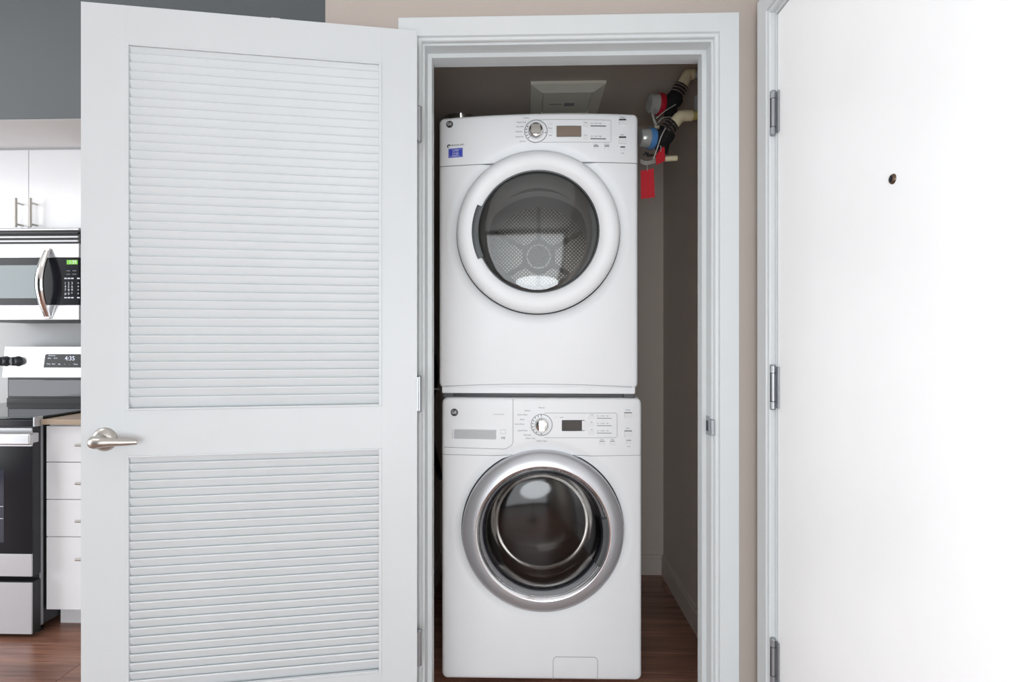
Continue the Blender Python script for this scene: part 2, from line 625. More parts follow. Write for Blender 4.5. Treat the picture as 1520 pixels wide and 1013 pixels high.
# ------------------------------------------------------------------ entry door
ed = empty('door_2', (RW + 0.003, ED1 - 0.003, 0))
tag(ed, 'plain white entry door with a peephole and steel hinges', 'door', kind='structure')
DW = ED1 - ED0 - 0.006
obj('slab', box(0, 0.044, -DW, 0, 0.01, EDT - 0.003, 0.0012, 1), 'entry_white', ed)
pz = H + 240.5 * 0.960 / F
ph = obj('peephole', lathe([(0, -0.004), (0.0055, -0.004), (0.0075, -0.003), (0.009, -0.0005), (0.009, 0.001), (0, 0.001)], 24), 'brass_dark', ed,
         (0, -DW / 2, pz), (0, 0, -math.pi / 2), 40)
obj('lens', lathe([(0, -0.0048), (0.003, -0.0046), (0.0048, -0.0041), (0.0048, -0.003), (0, -0.003)], 20), 'black_gloss', ph)
for py_ in (169, 575, 980):
    zc = H - (py_ - 506.5) * 1.41 / F
    h = obj('hinge', tube([(-0.010, 0.004, zc - 0.054), (-0.010, 0.004, zc + 0.054)], 0.0068, 14), 'hinge_steel', ed, smooth=40)
    obj('hinge_leaf', box(-0.0042, -0.0002, -0.013, -0.0005, zc - 0.052, zc + 0.052, 0.001, 1), 'hinge_steel', h)
    obj('hinge_leaf', box(-0.006, -0.0035, 0.0035, 0.011, zc - 0.052, zc + 0.052), 'hinge_steel', h)
    obj('knuckle_gap', box(-0.0172, -0.0165, -0.0005, 0.003, zc - 0.036, zc + 0.036), 'gap_dark', h)
    for s in (-1, 1):
        obj('pin_cap', tube([(-0.010, 0.004, zc + s * 0.054), (-0.010, 0.004, zc + s * 0.057)], [0.0075, 0.005], 14), 'hinge_steel', h)
        obj('knuckle_joint', lathe([(0.0060, -0.0008), (0.0071, -0.0008), (0.0071, 0.0008), (0.0060, 0.0008)], 14, True), 'gap_dark', h,
            (-0.010, 0.004, zc + s * 0.036), (math.pi / 2, 0, 0))

# ------------------------------------------------------------------ louvred closet door
YR = 1.447
rr = ray(619, 45.5)
ztop = H + rr.z * YR / rr.y
XR = rr.x * YR / rr.y
rl = ray(120, 2)
tl = (ztop - H) / rl.z
XL, YL = rl.x * tl, rl.y * tl
DWID = math.hypot(XR - XL, YR - YL)
DANG = math.atan2(YR - YL, XR - XL)
ld = empty('door_1', (XL, YL, 0), DANG)
tag(ld, 'white louvred closet door standing open on three hinges', 'door', kind='structure')
dn = Vector((-math.sin(DANG), math.cos(DANG), 0))
dx = Vector((math.cos(DANG), math.sin(DANG), 0))
dorg = Vector((XL, YL, 0))


def DP(px, py):
    r = ray(px, py)
    c = Vector((0, 0, H))
    t = (dorg - c).dot(dn) / r.dot(dn)
    p = c + r * t
    return (p - dorg).dot(dx), p.z


TH = 0.030
xa = DP(186, 300)[0]
xb = DP(567, 300)[0]
u_top = DP(187, 64)[1]
u_bot = DP(188, 610)[1]
l_top = DP(188, 677)[1]
l_bot = DP(560, 999)[1]
DB = 0.012
obj('stile', box(0, xa, 0, TH, DB, ztop, 0.0002, 1), 'door_white', ld)
obj('stile', box(xb, DWID, 0, TH, DB, ztop, 0.0002, 1), 'door_white', ld)
obj('rail', box(xa, xb, 0, TH, u_top, ztop, 0.0003, 1), 'door_white', ld)
obj('rail', box(xa, xb, 0, TH, l_top, u_bot, 0.0003, 1), 'door_white', ld)
obj('rail', box(xa, xb, 0, TH, DB, l_bot, 0.0003, 1), 'door_white', ld)


def bead(z0, z1):
    bm = bmesh.new()
    for (a, c, d, e) in ((xa, xa + 0.008, z0, z1), (xb - 0.008, xb, z0, z1), (xa + 0.008, xb - 0.008, z0, z0 + 0.005), (xa + 0.008, xb - 0.008, z1 - 0.005, z1)):
        add_box(bm, a, c, -0.0022, 0.008, d, e, 0.001, 1)
    return obj('panel_bead', bm, 'door_white', ld)


bead(u_bot, u_top)
bead(l_bot, l_top)
# slats: near edge high, far edge low
SL, ST, SA = 0.033, 0.0055, math.radians(68)
bm = bmesh.new()
n = 5
prof = []
for k in range(n + 1):       # rounded near nose
    a = math.pi * k / n
    prof.append((SL / 2 + ST / 2 * math.sin(a), ST / 2 * math.cos(a)))
for k in range(n + 1):
    a = math.pi * k / n
    prof.append((-SL / 2 - ST / 2 * math.sin(a), -ST / 2 * math.cos(a)))
ca, sa = math.cos(SA), math.sin(SA)
P2 = [(-(s * ca) - t * sa, s * sa - t * ca) for s, t in prof]
A = [bm.verts.new((xa + 0.004, p[0], p[1])) for p in P2]
B = [bm.verts.new((xb - 0.004, p[0], p[1])) for p in P2]
bm.faces.new(A)
bm.faces.new(B[::-1])
for i in range(len(P2)):
    j = (i + 1) % len(P2)
    bm.faces.new((A[i], B[i], B[j], A[j]))
bmesh.ops.recalc_face_normals(bm, faces=bm.faces)
sm = bpy.data.meshes.new('slat')
bm.to_mesh(sm)
bm.free()
sm.polygons.foreach_set('use_smooth', [True] * len(sm.polygons))
sm.set_sharp_from_angle(angle=math.radians(50))
sm.materials.append(MATS['door_white'])
for z0, z1, cnt in ((u_bot, u_top, 41), (l_bot, l_top, 27)):
    p = (z1 - z0 - 0.010) / cnt
    for k in range(cnt):
        o = bpy.data.objects.new('slat', sm)
        COL.objects.link(o)
        o.parent = ld
        o.location = (0, 0.0115, z0 + 0.005 + p * (k + 0.45))
        o.rotation_euler = (random.uniform(-0.006, 0.006), 0, 0)
# hinges on the right edge
for py_ in (180, 586, 968):
    zc = H - (py_ - 506.5) * YR / F
    h = obj('hinge', tube([(DWID + 0.006, 0.012, zc - 0.045), (DWID + 0.006, 0.012, zc + 0.045)], 0.0062, 12), 'hinge_steel', ld, smooth=40)
    obj('hinge_leaf', box(DWID + 0.0003, DWID + 0.0025, 0.003, 0.027, zc - 0.044, zc + 0.044), 'hinge_steel', h)
    for s in (-1, 1):
        obj('pin_cap', tube([(DWID + 0.006, 0.012, zc + s * 0.045), (DWID + 0.006, 0.012, zc + s * 0.0485)], [0.007, 0.004], 12), 'hinge_steel', h)
cxp = DP(408, 27)[0]
obj('top_catch', box(cxp - 0.011, cxp + 0.011, 0.004, 0.022, ztop, ztop + 0.004, 0.001, 1), 'trim_white', ld)
# lever handle
hx, hz = DP(155.5, 652.5)
rose = obj('lever_rose', lathe([(0, -0.013), (0.009, -0.0128), (0.018, -0.0105), (0.025, -0.006), (0.0285, -0.001), (0.0285, 0.0), (0, 0.0)], 40), 'nickel', ld,
           (hx, 0, hz), None, 40)
path = smooth_path([(0, -0.008, 0), (-0.001, -0.03, 0), (0.003, -0.046, 0), (0.018, -0.054, 0.001), (0.038, -0.052, 0.001), (0.066, -0.046, -0.001), (0.090, -0.041, -0.002)], 6)
rad = []
for i, p in enumerate(path):
    t = i / (len(path) - 1)
    rad.append(0.0125 + 0.003 * math.sin(min(1, t * 2.2) * math.pi) if t < 0.45 else 0.0126 - 0.0068 * (t - 0.45) / 0.55)
bm = tube(path, rad, 16)
obj('lever', bm, 'nickel', rose, None, None, 50)
obj('latch_plate', box(-0.0012, 0.0005, 0.006, 0.026, hz - 0.028, hz + 0.028), 'nickel', ld)


# ------------------------------------------------------------------ laundry machines
class Machine:
    """front plane at local y = 0, x centred, z from the floor"""

    def __init__(s, name, label, cat, px_l, px_r, zbase, bow, bow_z0, bow_z1, yaw):
        s.Y = 1.914
        xl, xr = U(px_l, 500, s.Y)[0], U(px_r, 500, s.Y)[0]
        s.cx = (xl + xr) / 2
        s.w = xr - xl
        s.bowmax, s.z0, s.z1 = bow, bow_z0, bow_z1
        s.base = zbase
        s.yaw = yaw
        s.root = empty(name, (s.cx, s.Y, zbase), yaw)
        tag(s.root, label, cat)

    def L(s, px, py, off=None):
        """pixel -> local x, z on the bowed front"""
        y_ = 0.0
        for _ in range(4):
            r = ray(px, py)
            # local plane y = y_ rotated by yaw about (cx, Y)
            nx, ny = -math.sin(s.yaw), math.cos(s.yaw)
            ox, oy = s.cx + nx * y_, s.Y + ny * y_
            t = (ox * nx + oy * ny) / (r.x * nx + r.y * ny)
            wx, wy, wz = r.x * t, r.y * t, H + r.z * t
            lx = (wx - s.cx) * math.cos(s.yaw) + (wy - s.Y) * math.sin(s.yaw)
            lz = wz - s.base
            y_ = s.fy(lx, lz) if off is None else off
        return lx, lz

    def bw(s, z):
        t = (z - s.z0) / (s.z1 - s.z0)
        t = max(0.0, min(1.0, t))
        return s.bowmax * t

    def fy(s, x, z):
        return -s.bw(z) * (1 - (2 * x / s.w) ** 2)

    def slope(s, x, z):
        return math.atan2(s.bw(z) * 8 * x / s.w ** 2, 1.0)

    def put(s, name, bm, m, x, z, off=0.0, parent=None, smooth=None):
        return obj(name, bm, m, parent or s.root, (x, s.fy(x, z) - off, z), (0, 0, s.slope(x, z)), smooth)

    def ribbon(s, name, pts, width, m, off=0.0006, parent=None, closed=False, th=0.0006):
        """thin strip that follows the bowed front"""
        bm = bmesh.new()
        P = list(pts) + ([pts[0]] if closed else [])
        Q = []
        for a, b in zip(P, P[1:]):
            L_ = math.hypot(b[0] - a[0], b[1] - a[1])
            k = max(1, int(L_ / 0.02))
            for i in range(k):
                Q.append((a[0] + (b[0] - a[0]) * i / k, a[1] + (b[1] - a[1]) * i / k))
        Q.append(P[-1])
        rows = []
        for i, q in enumerate(Q):
            a = Q[max(0, i - 1)]
            b = Q[min(len(Q) - 1, i + 1)]
            if closed and i in (0, len(Q) - 1):
                a, b = Q[-2], Q[1]
            tx, tz = b[0] - a[0], b[1] - a[1]
            l = math.hypot(tx, tz) or 1
            nx, nz = -tz / l * width / 2, tx / l * width / 2
            r = []
            for sx in (-1, 1):
                X, Z = q[0] + sx * nx, q[1] + sx * nz
                r.append(bm.verts.new((X, s.fy(X, Z) - off, Z)))
                r.append(bm.verts.new((X, s.fy(X, Z) - off + th, Z)))
            rows.append(r)
        for A_, B_ in zip(rows, rows[1:]):
            bm.faces.new((A_[0], A_[2], B_[2], B_[0]))
            bm.faces.new((A_[0], B_[0], B_[1], A_[1]))
            bm.faces.new((A_[2], A_[3], B_[3], B_[2]))
        return obj(name, bm, m, parent or s.root)

    def label(s, name, t, px, py, hpx, m='print_grey', align='LEFT', parent=None, off=0.0009):
        x, z = s.L(px, py)
        return text(name, t, hpx / 431.5 * 1.35, m, parent or s.root, (x, s.fy(x, z) - off, z), s.slope(x, z), align)

    def button(s, px0, px1, py0, py1, m='button_white', name='button', th=0.003, r=0.002, parent=None):
        x0, z1 = s.L(px0, py0)
        x1, z0 = s.L(px1, py1)
        cx, cz = (x0 + x1) / 2, (z0 + z1) / 2
        hw, hh = (x1 - x0) / 2, (z1 - z0) / 2
        r = min(r, hw * 0.8, hh * 0.8)
        return s.put(name, prism(rrect(-hw, hw, -hh, hh, r, 3), -th, 0.001, min(0.0008, th * 0.4), 1), m, cx, cz, 0, parent)

    def front(s, z0, z1, r, cx, cz, R, seam, depth=0.05, dish=0.03, er=0.012):
        """front skin with a round opening, cut into control panel and lower panel at the seam"""
        hw = s.w / 2

        def outline(inset):
            return rrect(-hw + inset, hw - inset, z0 + inset, z1 - inset, max(0.003, r - inset), 5, 26)
        o0 = outline(er)
        bm = bmesh.new()
        rings = []

        def ring(pts, yo):
            rings.append([bm.verts.new((x, s.fy(x, z) + yo, z)) for x, z in pts])
        ang = [math.atan2(z - cz, x - cx) for x, z in o0]
        circ = lambda R_: [(cx + R_ * math.cos(a), cz + R_ * math.sin(a)) for a in ang]
        ring(circ(R - 0.03), 0.06)
        ring(circ(R - 0.028), 0.02)
        ring(circ(R), 0.012)
        ring(circ(R + dish * 0.35), 0.008)
        ring(circ(R + dish * 0.75), 0.002)
        ring(circ(R + dish), 0.0)
        c1 = circ(R + dish)
        for t in (0.2, 0.4, 0.6, 0.8):
            ring([(p[0] + (q[0] - p[0]) * t, p[1] + (q[1] - p[1]) * t) for p, q in zip(c1, o0)], 0.0)
        ring(o0, 0.0)
        ring(outline(er * 0.62), er * 0.08)
        ring(outline(er * 0.3), er * 0.3)
        ring(outline(er * 0.08), er * 0.62)
        ring(outline(0.0), er)
        ring(outline(0.0), depth)
        N = len(o0)
        for A_, B_ in zip(rings, rings[1:]):
            for k in range(N):
                bm.faces.new((A_[k], A_[(k + 1) % N], B_[(k + 1) % N], B_[k]))
        bmesh.ops.recalc_face_normals(bm, faces=bm.faces)
        b2 = bm.copy()
        bmesh.ops.bisect_plane(bm, geom=bm.verts[:] + bm.edges[:] + bm.faces[:], plane_co=(0, 0, seam + 0.0008), plane_no=(0, 0, 1), clear_inner=True)
        bmesh.ops.bisect_plane(b2, geom=b2.verts[:] + b2.edges[:] + b2.faces[:], plane_co=(0, 0, seam - 0.0008), plane_no=(0, 0, 1), clear_outer=True)
        up = s._skin('control_panel', bm, 'appliance_white')
        lo = s._skin('front_panel', b2, 'appliance_white')
        return up, lo

    def _skin(s, name, bm, m):
        me = bpy.data.meshes.new(name)
        bm.to_mesh(me)
        bm.free()
        me.polygons.foreach_set('use_smooth', [True] * len(me.polygons))
        me.set_sharp_from_angle(angle=math.radians(50))
        return link(name, me, m, s.root)

    def badge(s, px, py, rpx):
        """round monogram badge"""
        x, z = s.L(px, py)
        R = rpx / 431.5
        bd = s.put('badge', lathe([(0, -0.0022), (R * 0.9, -0.002), (R, -0.001), (R, 0.001), (0, 0.001)], 36), 'print_dark', x, z, 0, None, 40)
        obj('badge_ring', lathe([(R * 0.78, -0.0028), (R * 0.9, -0.0028), (R * 0.9, -0.0015), (R * 0.78, -0.0015)], 36, True), 'chrome', bd)
        text('badge_letters', 'GE', R * 1.15, 'button_white', bd, (0, -0.0026, 0), 0, 'CENTER', 0.0003)
        for k in range(4):
            a = math.pi / 2 * k + 0.5
            obj('badge_swirl', lathe([(R * 0.20, -0.0027), (R * 0.27, -0.0027), (R * 0.27, -0.0018), (R * 0.20, -0.0018)], 8, True, a, a + 2.0), 'chrome', bd,
                (R * 0.52 * math.cos(a), 0, R * 0.52 * math.sin(a)))
        return bd

    def knob(s, px, py, rdial, rknob, marks, grip):
        x, z = s.L(px, py)
        R, r = rdial / 431.5, rknob / 431.5
        d = s.put('dial', lathe([(0, -0.0012), (R * 0.93, -0.0012), (R, -0.0004), (R, 0.001), (0, 0.001)], 48), 'panel_white', x, z, 0, None, 40)
        obj('dial_ring', lathe([(R * 0.96, -0.0018), (R * 1.03, -0.0018), (R * 1.03, 0.0), (R * 0.96, 0.0)], 48, True), 'seam_grey', d)
        kb = obj('knob', lathe([(0, -0.021), (r * 0.72, -0.021), (r * 0.84, -0.019), (r * 0.9, -0.012), (r * 1.0, -0.004), (r * 1.04, -0.001), (0, -0.001)], 40), 'chrome', d, None, None, 35)
        obj('knob_grip', prism(rrect(-r * grip[0], r * grip[0], -r * grip[1], r * grip[1], r * 0.2, 3), -0.026, -0.0205, 0.001, 1), 'nickel', kb)
        for a in marks:
            t = math.radians(a)
            rm = R * 0.86
            obj('dial_mark', prism(rrect(-0.0014, 0.0014, -0.0022, 0.0022, 0.0006, 2), -0.0019, -0.001), 'print_dark', d,
                (rm * math.cos(t), 0, rm * math.sin(t)), (0, -(t - math.pi / 2), 0))
        return d


def ring_seg(R0, R1, y0, y1, a0, a1, seg=24, bulge=0.0):
    return lathe([(R0, y1), (R0, y0), ((R0 + R1) / 2, y0 - bulge), (R1, y0), (R1, y1)], seg, True, a0, a1)


def shell(x0, x1, y0, y1, z0, z1, t=0.002):
    """sheet-metal cabinet, open at the front"""
    return boxes([(x0, x0 + t, y0, y1, z0, z1), (x1 - t, x1, y0, y1, z0, z1), (x0 + t, x1 - t, y0, y1, z0, z0 + t),
                  (x0 + t, x1 - t, y0, y1, z1 - t, z1), (x0 + t, x1 - t, y1 - t, y1, z0 + t, z1 - t)])


# ---- washer
W = Machine('washing_machine', 'white front-loading washer with silver door ring standing on the floor', 'washer', 656, 953, 0.0, 0.022, 0.02, 0.75, math.radians(0.5))
wb, wt = W.L(800, 1010, 0)[1], W.L(800, 591, 0)[1]
wcx, wcz = W.L(805.5, 788, -0.02)
seamz = W.L(700, 676)[1]
RD = 120.0 / 431.5 * 0.985
W.front(wb, wt, 0.02, wcx, wcz, RD + 0.004, seamz, dish=0.032)
W.ribbon('panel_seam', [(-W.w / 2 + 0.006, seamz), (-0.16, seamz)], 0.0016, 'seam_grey')
W.ribbon('panel_seam', [(0.16, seamz), (W.w / 2 - 0.006, seamz)], 0.0012, 'seam_grey')
obj('cabinet', shell(-W.w / 2 + 0.004, W.w / 2 - 0.004, 0.049, 0.78, wb + 0.004, wt - 0.002), 'appliance_white', W.root)
for sx in (-1, 1):
    for yy in (0.09, 0.70):
        obj('foot', lathe([(0, 0), (0.022, 0), (0.022, 0.008), (0.010, 0.012), (0.010, 0.03), (0, 0.03)], 20), 'gasket', W.root, (sx * (W.w / 2 - 0.05), yy, 0.0), (math.pi / 2, 0, 0))
# door
yd = W.fy(wcx, wcz)
dr = obj('door_ring', lathe([(RD, 0.010), (RD, -0.012), (RD - 0.004, -0.020), (RD - 0.012, -0.026), (RD - 0.018, -0.030),
                             (RD - 0.046, -0.040), (RD - 0.052, -0.039), (RD - 0.062, -0.026), (RD - 0.068, -0.012), (RD - 0.070, 0.006), (RD - 0.074, 0.02)], 96), 'silver_ring', W.root,
         (wcx, yd, wcz), None, 30)
obj('inner_bevel', lathe([(RD - 0.0475, -0.0408), (RD - 0.052, -0.0402), (RD - 0.0615, -0.0268), (RD - 0.0672, -0.0125), (RD - 0.0695, 0.0)], 96), 'silver_bright', dr, None, None, 60)
obj('door_gap', lathe([(RD - 0.002, 0.009), (RD + 0.0042, 0.009), (RD + 0.0042, 0.012), (RD - 0.002, 0.012)], 96, True), 'gap_dark', dr)
RG = RD - 0.069
gp = [(0.0001, -0.030)] + [(RG * math.sin(t * math.pi / 2 / 12) ** 1.0, -0.030 + 0.034 * (1 - math.cos(t * math.pi / 2 / 12))) for t in range(1, 13)]
obj('door_glass', lathe(gp, 72), 'door_glass_washer', dr, None, None, 60)
bw_ = [(RG * 0.98, 0.0)] + [(RG * (0.98 - 0.16 * t), 0.02 + 0.09 * t) for t in (0.25, 0.5, 0.75, 1.0)] + [(RG * 0.70, 0.135), (RG * 0.4, 0.145), (0.0001, 0.147)]
obj('glass_bowl', lathe(bw_, 72), 'door_glass_washer', dr, None, None, 60)
obj('glass_rim', lathe([(RG + 0.001, -0.004), (RG - 0.006, -0.006), (RG - 0.010, 0.004), (RG + 0.001, 0.006)], 72, True), 'black_gloss', dr, None, None, 60)
obj('door_handle', ring_seg(RG - 0.004, RG + 0.016, -0.0375, -0.006, math.radians(-30), math.radians(14), 24, 0.003), 'handle_grey', dr, None, None, 40)
drm = obj('drum', lathe([(0.215, 0.17), (0.222, 0.165), (0.262, 0.19), (0.265, 0.22), (0.265, 0.56), (0.20, 0.575), (0.12, 0.56), (0.0001, 0.56)], 64), 'drum_steel', W.root, (wcx, yd, wcz), None, 35)
obj('door_gasket', lathe([(0.235, 0.02), (0.216, 0.03), (0.207, 0.06), (0.216, 0.09), (0.208, 0.12), (0.214, 0.175), (0.25, 0.18), (0.26, 0.03)], 64, True), 'gasket', W.root, (wcx, yd, wcz), None, 60)
for k in range(3):
    a = math.radians(75 + 120 * k)
    obj('drum_paddle', prism([(-0.03, 0), (0.03, 0), (0.012, 0.06), (-0.012, 0.06)], 0.24, 0.54, 0.006), 'drum_grey', drm,
        (0.264 * math.cos(a), 0, 0.264 * math.sin(a)), (0, -(a + math.pi / 2), 0))
# detergent drawer
pts = [W.L(*p) for p in ((659, 664), (748, 667), (752, 666), (759.5, 661.5), (761.5, 657), (761.5, 592.5))]
dd = W.ribbon('detergent_drawer', pts, 0.0016, 'seam_grey')
x0, z1 = W.L(674, 638)
x1, z0 = W.L(736.5, 652.5)
cx_, cz_ = (x0 + x1) / 2, (z0 + z1) / 2
hw, hh = (x1 - x0) / 2, (z1 - z0) / 2
W.put('drawer_pull', prism(rrect(-hw, hw, -hh, hh, 0.003, 3), -0.0012, 0.001, 0.0006, 1), 'pull_grey', cx_, cz_, 0, dd)
bm = bmesh.new()
add_box(bm, -hw - 0.004, hw + 0.003, -0.004, 0.0, hh, hh + 0.003, 0.001, 1)
add_box(bm, -hw - 0.006, -hw, -0.004, 0.0, -hh, hh, 0.001, 1)
W.put('pull_lip', bm, 'button_white', cx_, cz_, 0, dd)
W.label('lettering', 'HE', 744, 650.5, 3.6, 'print_dark', parent=dd)
W.label('lettering', 'front load washer', 733, 615.3, 1.6, parent=dd)
for q in ((743, 750.5, 638.5, 644),):
    pp = [W.L(q[0], q[2]), W.L(q[1], q[2]), W.L(q[1], q[3]), W.L(q[0], q[3])]
    W.ribbon('icon', pp, 0.0008, 'seam_grey', parent=dd, closed=True)
W.badge(674.5, 612.5, 5.6)
W.knob(804, 631, 15.5, 10.5, [92, 112, 132, 152, 172, 192, 212, 235, 268], (0.42, 0.8))
for t, px, py in (('Normal', 804, 605.5), ('Whites', 787, 610), ('Active Wear', 783, 616), ('Bulky', 778.5, 623), ('Hand Wash', 778, 630), ('Speed Wash', 783, 639.5), ('Delicates', 788, 646), ('Rinse + Spin', 795, 651), ('Drain + Spin', 804, 655)):
    W.label('lettering', t, px, py, 2.1, align='CENTER' if px == 804 else 'RIGHT')
pts = [W.L(*p) for p in ((808, 613.5), (914, 613.5), (916, 615), (916, 648), (914, 650), (808, 650))]
W.ribbon('panel_outline', pts, 0.0012, 'seam_grey')
d = W.button(834, 868, 624, 640, 'lcd_dark', 'display', 0.0015)
W.button(863.5, 873, 624.5, 639.5, 'button_white', 'display_label', 0.0019, 0.001)
pp = [W.L(*p) for p in ((834.3, 624.3), (863, 624.3), (863, 639.7), (834.3, 639.7))]
W.ribbon('display_frame', pp, 0.0016, 'gap_dark', off=0.0021, closed=True)
W.button(822, 829, 617.5, 621.5, name='button')
W.label('lettering', 'Start', 831, 620, 2.0)
for py in (618, 629, 640):
    W.button(873.5, 882, py, py + 5)
    W.label('lettering', 'Temp' if py == 618 else 'Spin' if py == 629 else 'Soil', 878, py - 2, 1.7, align='CENTER')
    pp = [W.L(886, py + 3.2), W.L(908, py + 3.4)]
    W.ribbon('indicator_bar', pp, 0.0022, 'seam_grey')
    W.label('lettering', 'low    medium    high', 886, py - 0.2, 1.5)
for a, b in ((889, 898), (905, 913)):
    W.button(a, b, 655, 661)
    W.label('lettering', 'Signal' if a == 889 else 'Delay', (a + b) / 2, 653, 1.6, align='CENTER')
    W.ribbon('button_edge', [W.L(a + 0.7, 655.2), W.L(b - 0.7, 655.2)], 0.0018, 'print_grey', off=0.0034)
for y0, y1, t in ((612.5, 620.5, 'Power'), (639.5, 648.5, 'Start')):
    W.button(926, 938, y0, y1, th=0.005)
    W.label('lettering', t, 932, y0 - 3.5, 2.0, align='CENTER')
    W.ribbon('button_edge', [W.L(926.5, y0 + 0.2), W.L(937.5, y0 + 0.2)], 0.0026, 'print_dark', off=0.0053)
W.button(929, 937, 653.5, 659.5, 'panel_white')
W.ribbon('button_edge', [W.L(929.5, 653.8), W.L(936.5, 653.8)], 0.0022, 'print_grey', off=0.0034)
W.label('lettering', 'Lock', 933, 663, 1.8, align='CENTER')
# pump filter cover at the bottom
p0, p1 = W.L(821, 975, 0), W.L(887, 1008.5, 0)
W.ribbon('filter_cover', [(p0[0], wb + 0.002), (p0[0], p0[1] - 0.012), (p0[0] + 0.003, p0[1] - 0.004), (p0[0] + 0.010, p0[1]), (p1[0] - 0.010, p0[1]), (p1[0] - 0.003, p0[1] - 0.004), (p1[0], p0[1] - 0.012), (p1[0], wb + 0.002)], 0.0016, 'seam_grey')

# ---- dryer, stacked on the washer
D = Machine('clothes_dryer', 'white dryer with a smoked round door stacked on the washer', 'dryer', 651, 946.5, wt, 0.028, 0.0, 0.55, math.radians(-1.5))
db = D.L(800, 584.5, 0)[1]
dt = D.L(940, 168.5)[1]
dcx, dcz = D.L(798, 344.5, -0.04)
D.front(db + 0.018, dt, 0.018, dcx, dcz, RD + 0.004, D.L(680, 246)[1], dish=0.034)
sz = D.L(680, 246)[1]
D.ribbon('panel_seam', [(-D.w / 2 + 0.004, sz), (-0.145, sz)], 0.0022, 'print_grey')
D.ribbon('panel_seam', [(0.15, sz), (D.w / 2 - 0.004, sz)], 0.0022, 'print_grey')
obj('cabinet', shell(-D.w / 2 + 0.004, D.w / 2 - 0.004, 0.049, 0.76, db + 0.004, dt - 0.003), 'appliance_white', D.root)
# base strip with an arched joint above it
bm = bmesh.new()
add_box(bm, -D.w / 2 + 0.010, D.w / 2 - 0.010, -0.001, 0.05, db, db + 0.022, 0.003, 2)
obj('base_strip', bm, 'appliance_white', D.root)
D.ribbon('panel_seam', [(x * D.w, db + 0.0225 + 0.010 * (1 - (2 * x) ** 2)) for x in [-0.47 + 0.94 * k / 16 for k in range(17)]], 0.0016, 'seam_grey')
for sx in (-1, 1):
    obj('foot', box(sx * (D.w / 2 - 0.03) - 0.018, sx * (D.w / 2 - 0.03) + 0.018, 0.012, 0.05, 0.0, db + 0.002, 0.002), 'gasket', D.root)
    obj('foot', box(sx * (D.w / 2 - 0.03) - 0.018, sx * (D.w / 2 - 0.03) + 0.018, 0.68, 0.72, 0.0, db + 0.006, 0.002), 'gasket', D.root)
obj('stacking_bracket', box(-D.w / 2 + 0.04, D.w / 2 - 0.04, 0.03, 0.70, 0.0, db + 0.006), 'black_side', D.root)
yd = D.fy(dcx, dcz)
RG = 89.5 / 431.5 * 0.985
dr = obj('door_ring', lathe([(RD, 0.010), (RD, -0.014), (RD - 0.003, -0.022), (RD - 0.010, -0.030), (RD - 0.026, -0.038), (RD - 0.042, -0.038), (RD - 0.056, -0.032), (RG + 0.003, -0.022), (RG, -0.018), (RG - 0.001, 0.004), (RG - 0.004, 0.03)], 96), 'appliance_white', D.root,
         (dcx, yd, dcz), None, 45)
obj('door_gap', lathe([(RD - 0.002, 0.0085), (RD + 0.0042, 0.0085), (RD + 0.0042, 0.012), (RD - 0.002, 0.012)], 96, True), 'gap_dark', dr)
gp = [(0.0001, -0.026)] + [(RG * math.sin(t * math.pi / 2 / 12), -0.026 + 0.012 * (1 - math.cos(t * math.pi / 2 / 12))) for t in range(1, 13)]
obj('door_glass', lathe(gp, 72), 'door_glass_dryer', dr, None, None, 60)
obj('glass_rim', lathe([(RG + 0.0015, -0.0225), (RG - 0.003, -0.0205), (RG - 0.003, -0.008), (RG + 0.0015, -0.008)], 72, True), 'handle_grey', dr, None, None, 60)
obj('door_handle', ring_seg(RG - 0.006, RG + 0.016, -0.033, -0.012, math.radians(156), math.radians(205), 24, 0.002), 'handle_grey', dr, None, None, 40)
obj('inner_door_bowl', lathe([(RG - 0.002, 0.0), (RG * 0.94, 0.04), (RG * 0.86, 0.07), (RG * 0.84, 0.074), (RG * 0.9, 0.066), (RG, 0.03)], 72, True), 'drum_grey', dr, None, None, 50)
ch = obj('tub_front', lathe([(RD - 0.03, 0.06), (0.232, 0.064), (0.222, 0.12), (0.222, 0.16), (0.29, 0.17)], 64), 'drum_grey', D.root, (dcx, yd, dcz), None, 40)
drm = obj('drum', lathe([(0.29, 0.17), (0.292, 0.19), (0.292, 0.56), (0.27, 0.566)], 64), 'drum_grey', D.root, (dcx, yd, dcz), None, 35)
bk = obj('drum_back', lathe([(0.27, 0.566), (0.22, 0.560), (0.0001, 0.56)], 64), 'drum_grey', D.root, (dcx, yd, dcz), None, 35)
obj('vent_screen', lathe([(0.215, 0.556), (0.215, 0.552), (0.0001, 0.552)], 64), 'drum_perforated', bk)
for k in range(6):
    a = math.pi / 2 + k * math.pi / 3
    obj('screen_rib', prism([(-0.0085, 0.05), (0.0085, 0.05), (0.0085, 0.215), (-0.0085, 0.215)], 0.536, 0.556, 0.003), 'rib_grey', bk, None, (0, -(a - math.pi / 2), 0))
hexa = [(0.082 * math.cos(math.pi / 6 + k * math.pi / 3), 0.082 * math.sin(math.pi / 6 + k * math.pi / 3)) for k in range(6)]
hb = obj('screen_hub', prism(hexa, 0.534, 0.556, 0.004), 'rib_grey', bk)
for k in range(6):
    a = math.pi / 3 * k + math.pi / 6
    for q in (-1, 0, 1):
        obj('hub_slot', box(-0.007, 0.007, -0.001, 0.001, -0.0025, 0.0025), 'drum_steel', hb,
            (0.050 * math.cos(a + q * 0.33), 0.5335, 0.050 * math.sin(a + q * 0.33)), (0, -(a - math.pi / 2), 0))
obj('lint_duct', box(-0.13, 0.13, 0.075, 0.165, -0.225, -0.185, 0.008), 'drum_grey', ch)
D.badge(667.5, 184.7, 5.2)
sw = D.L(666.5, 217.5)
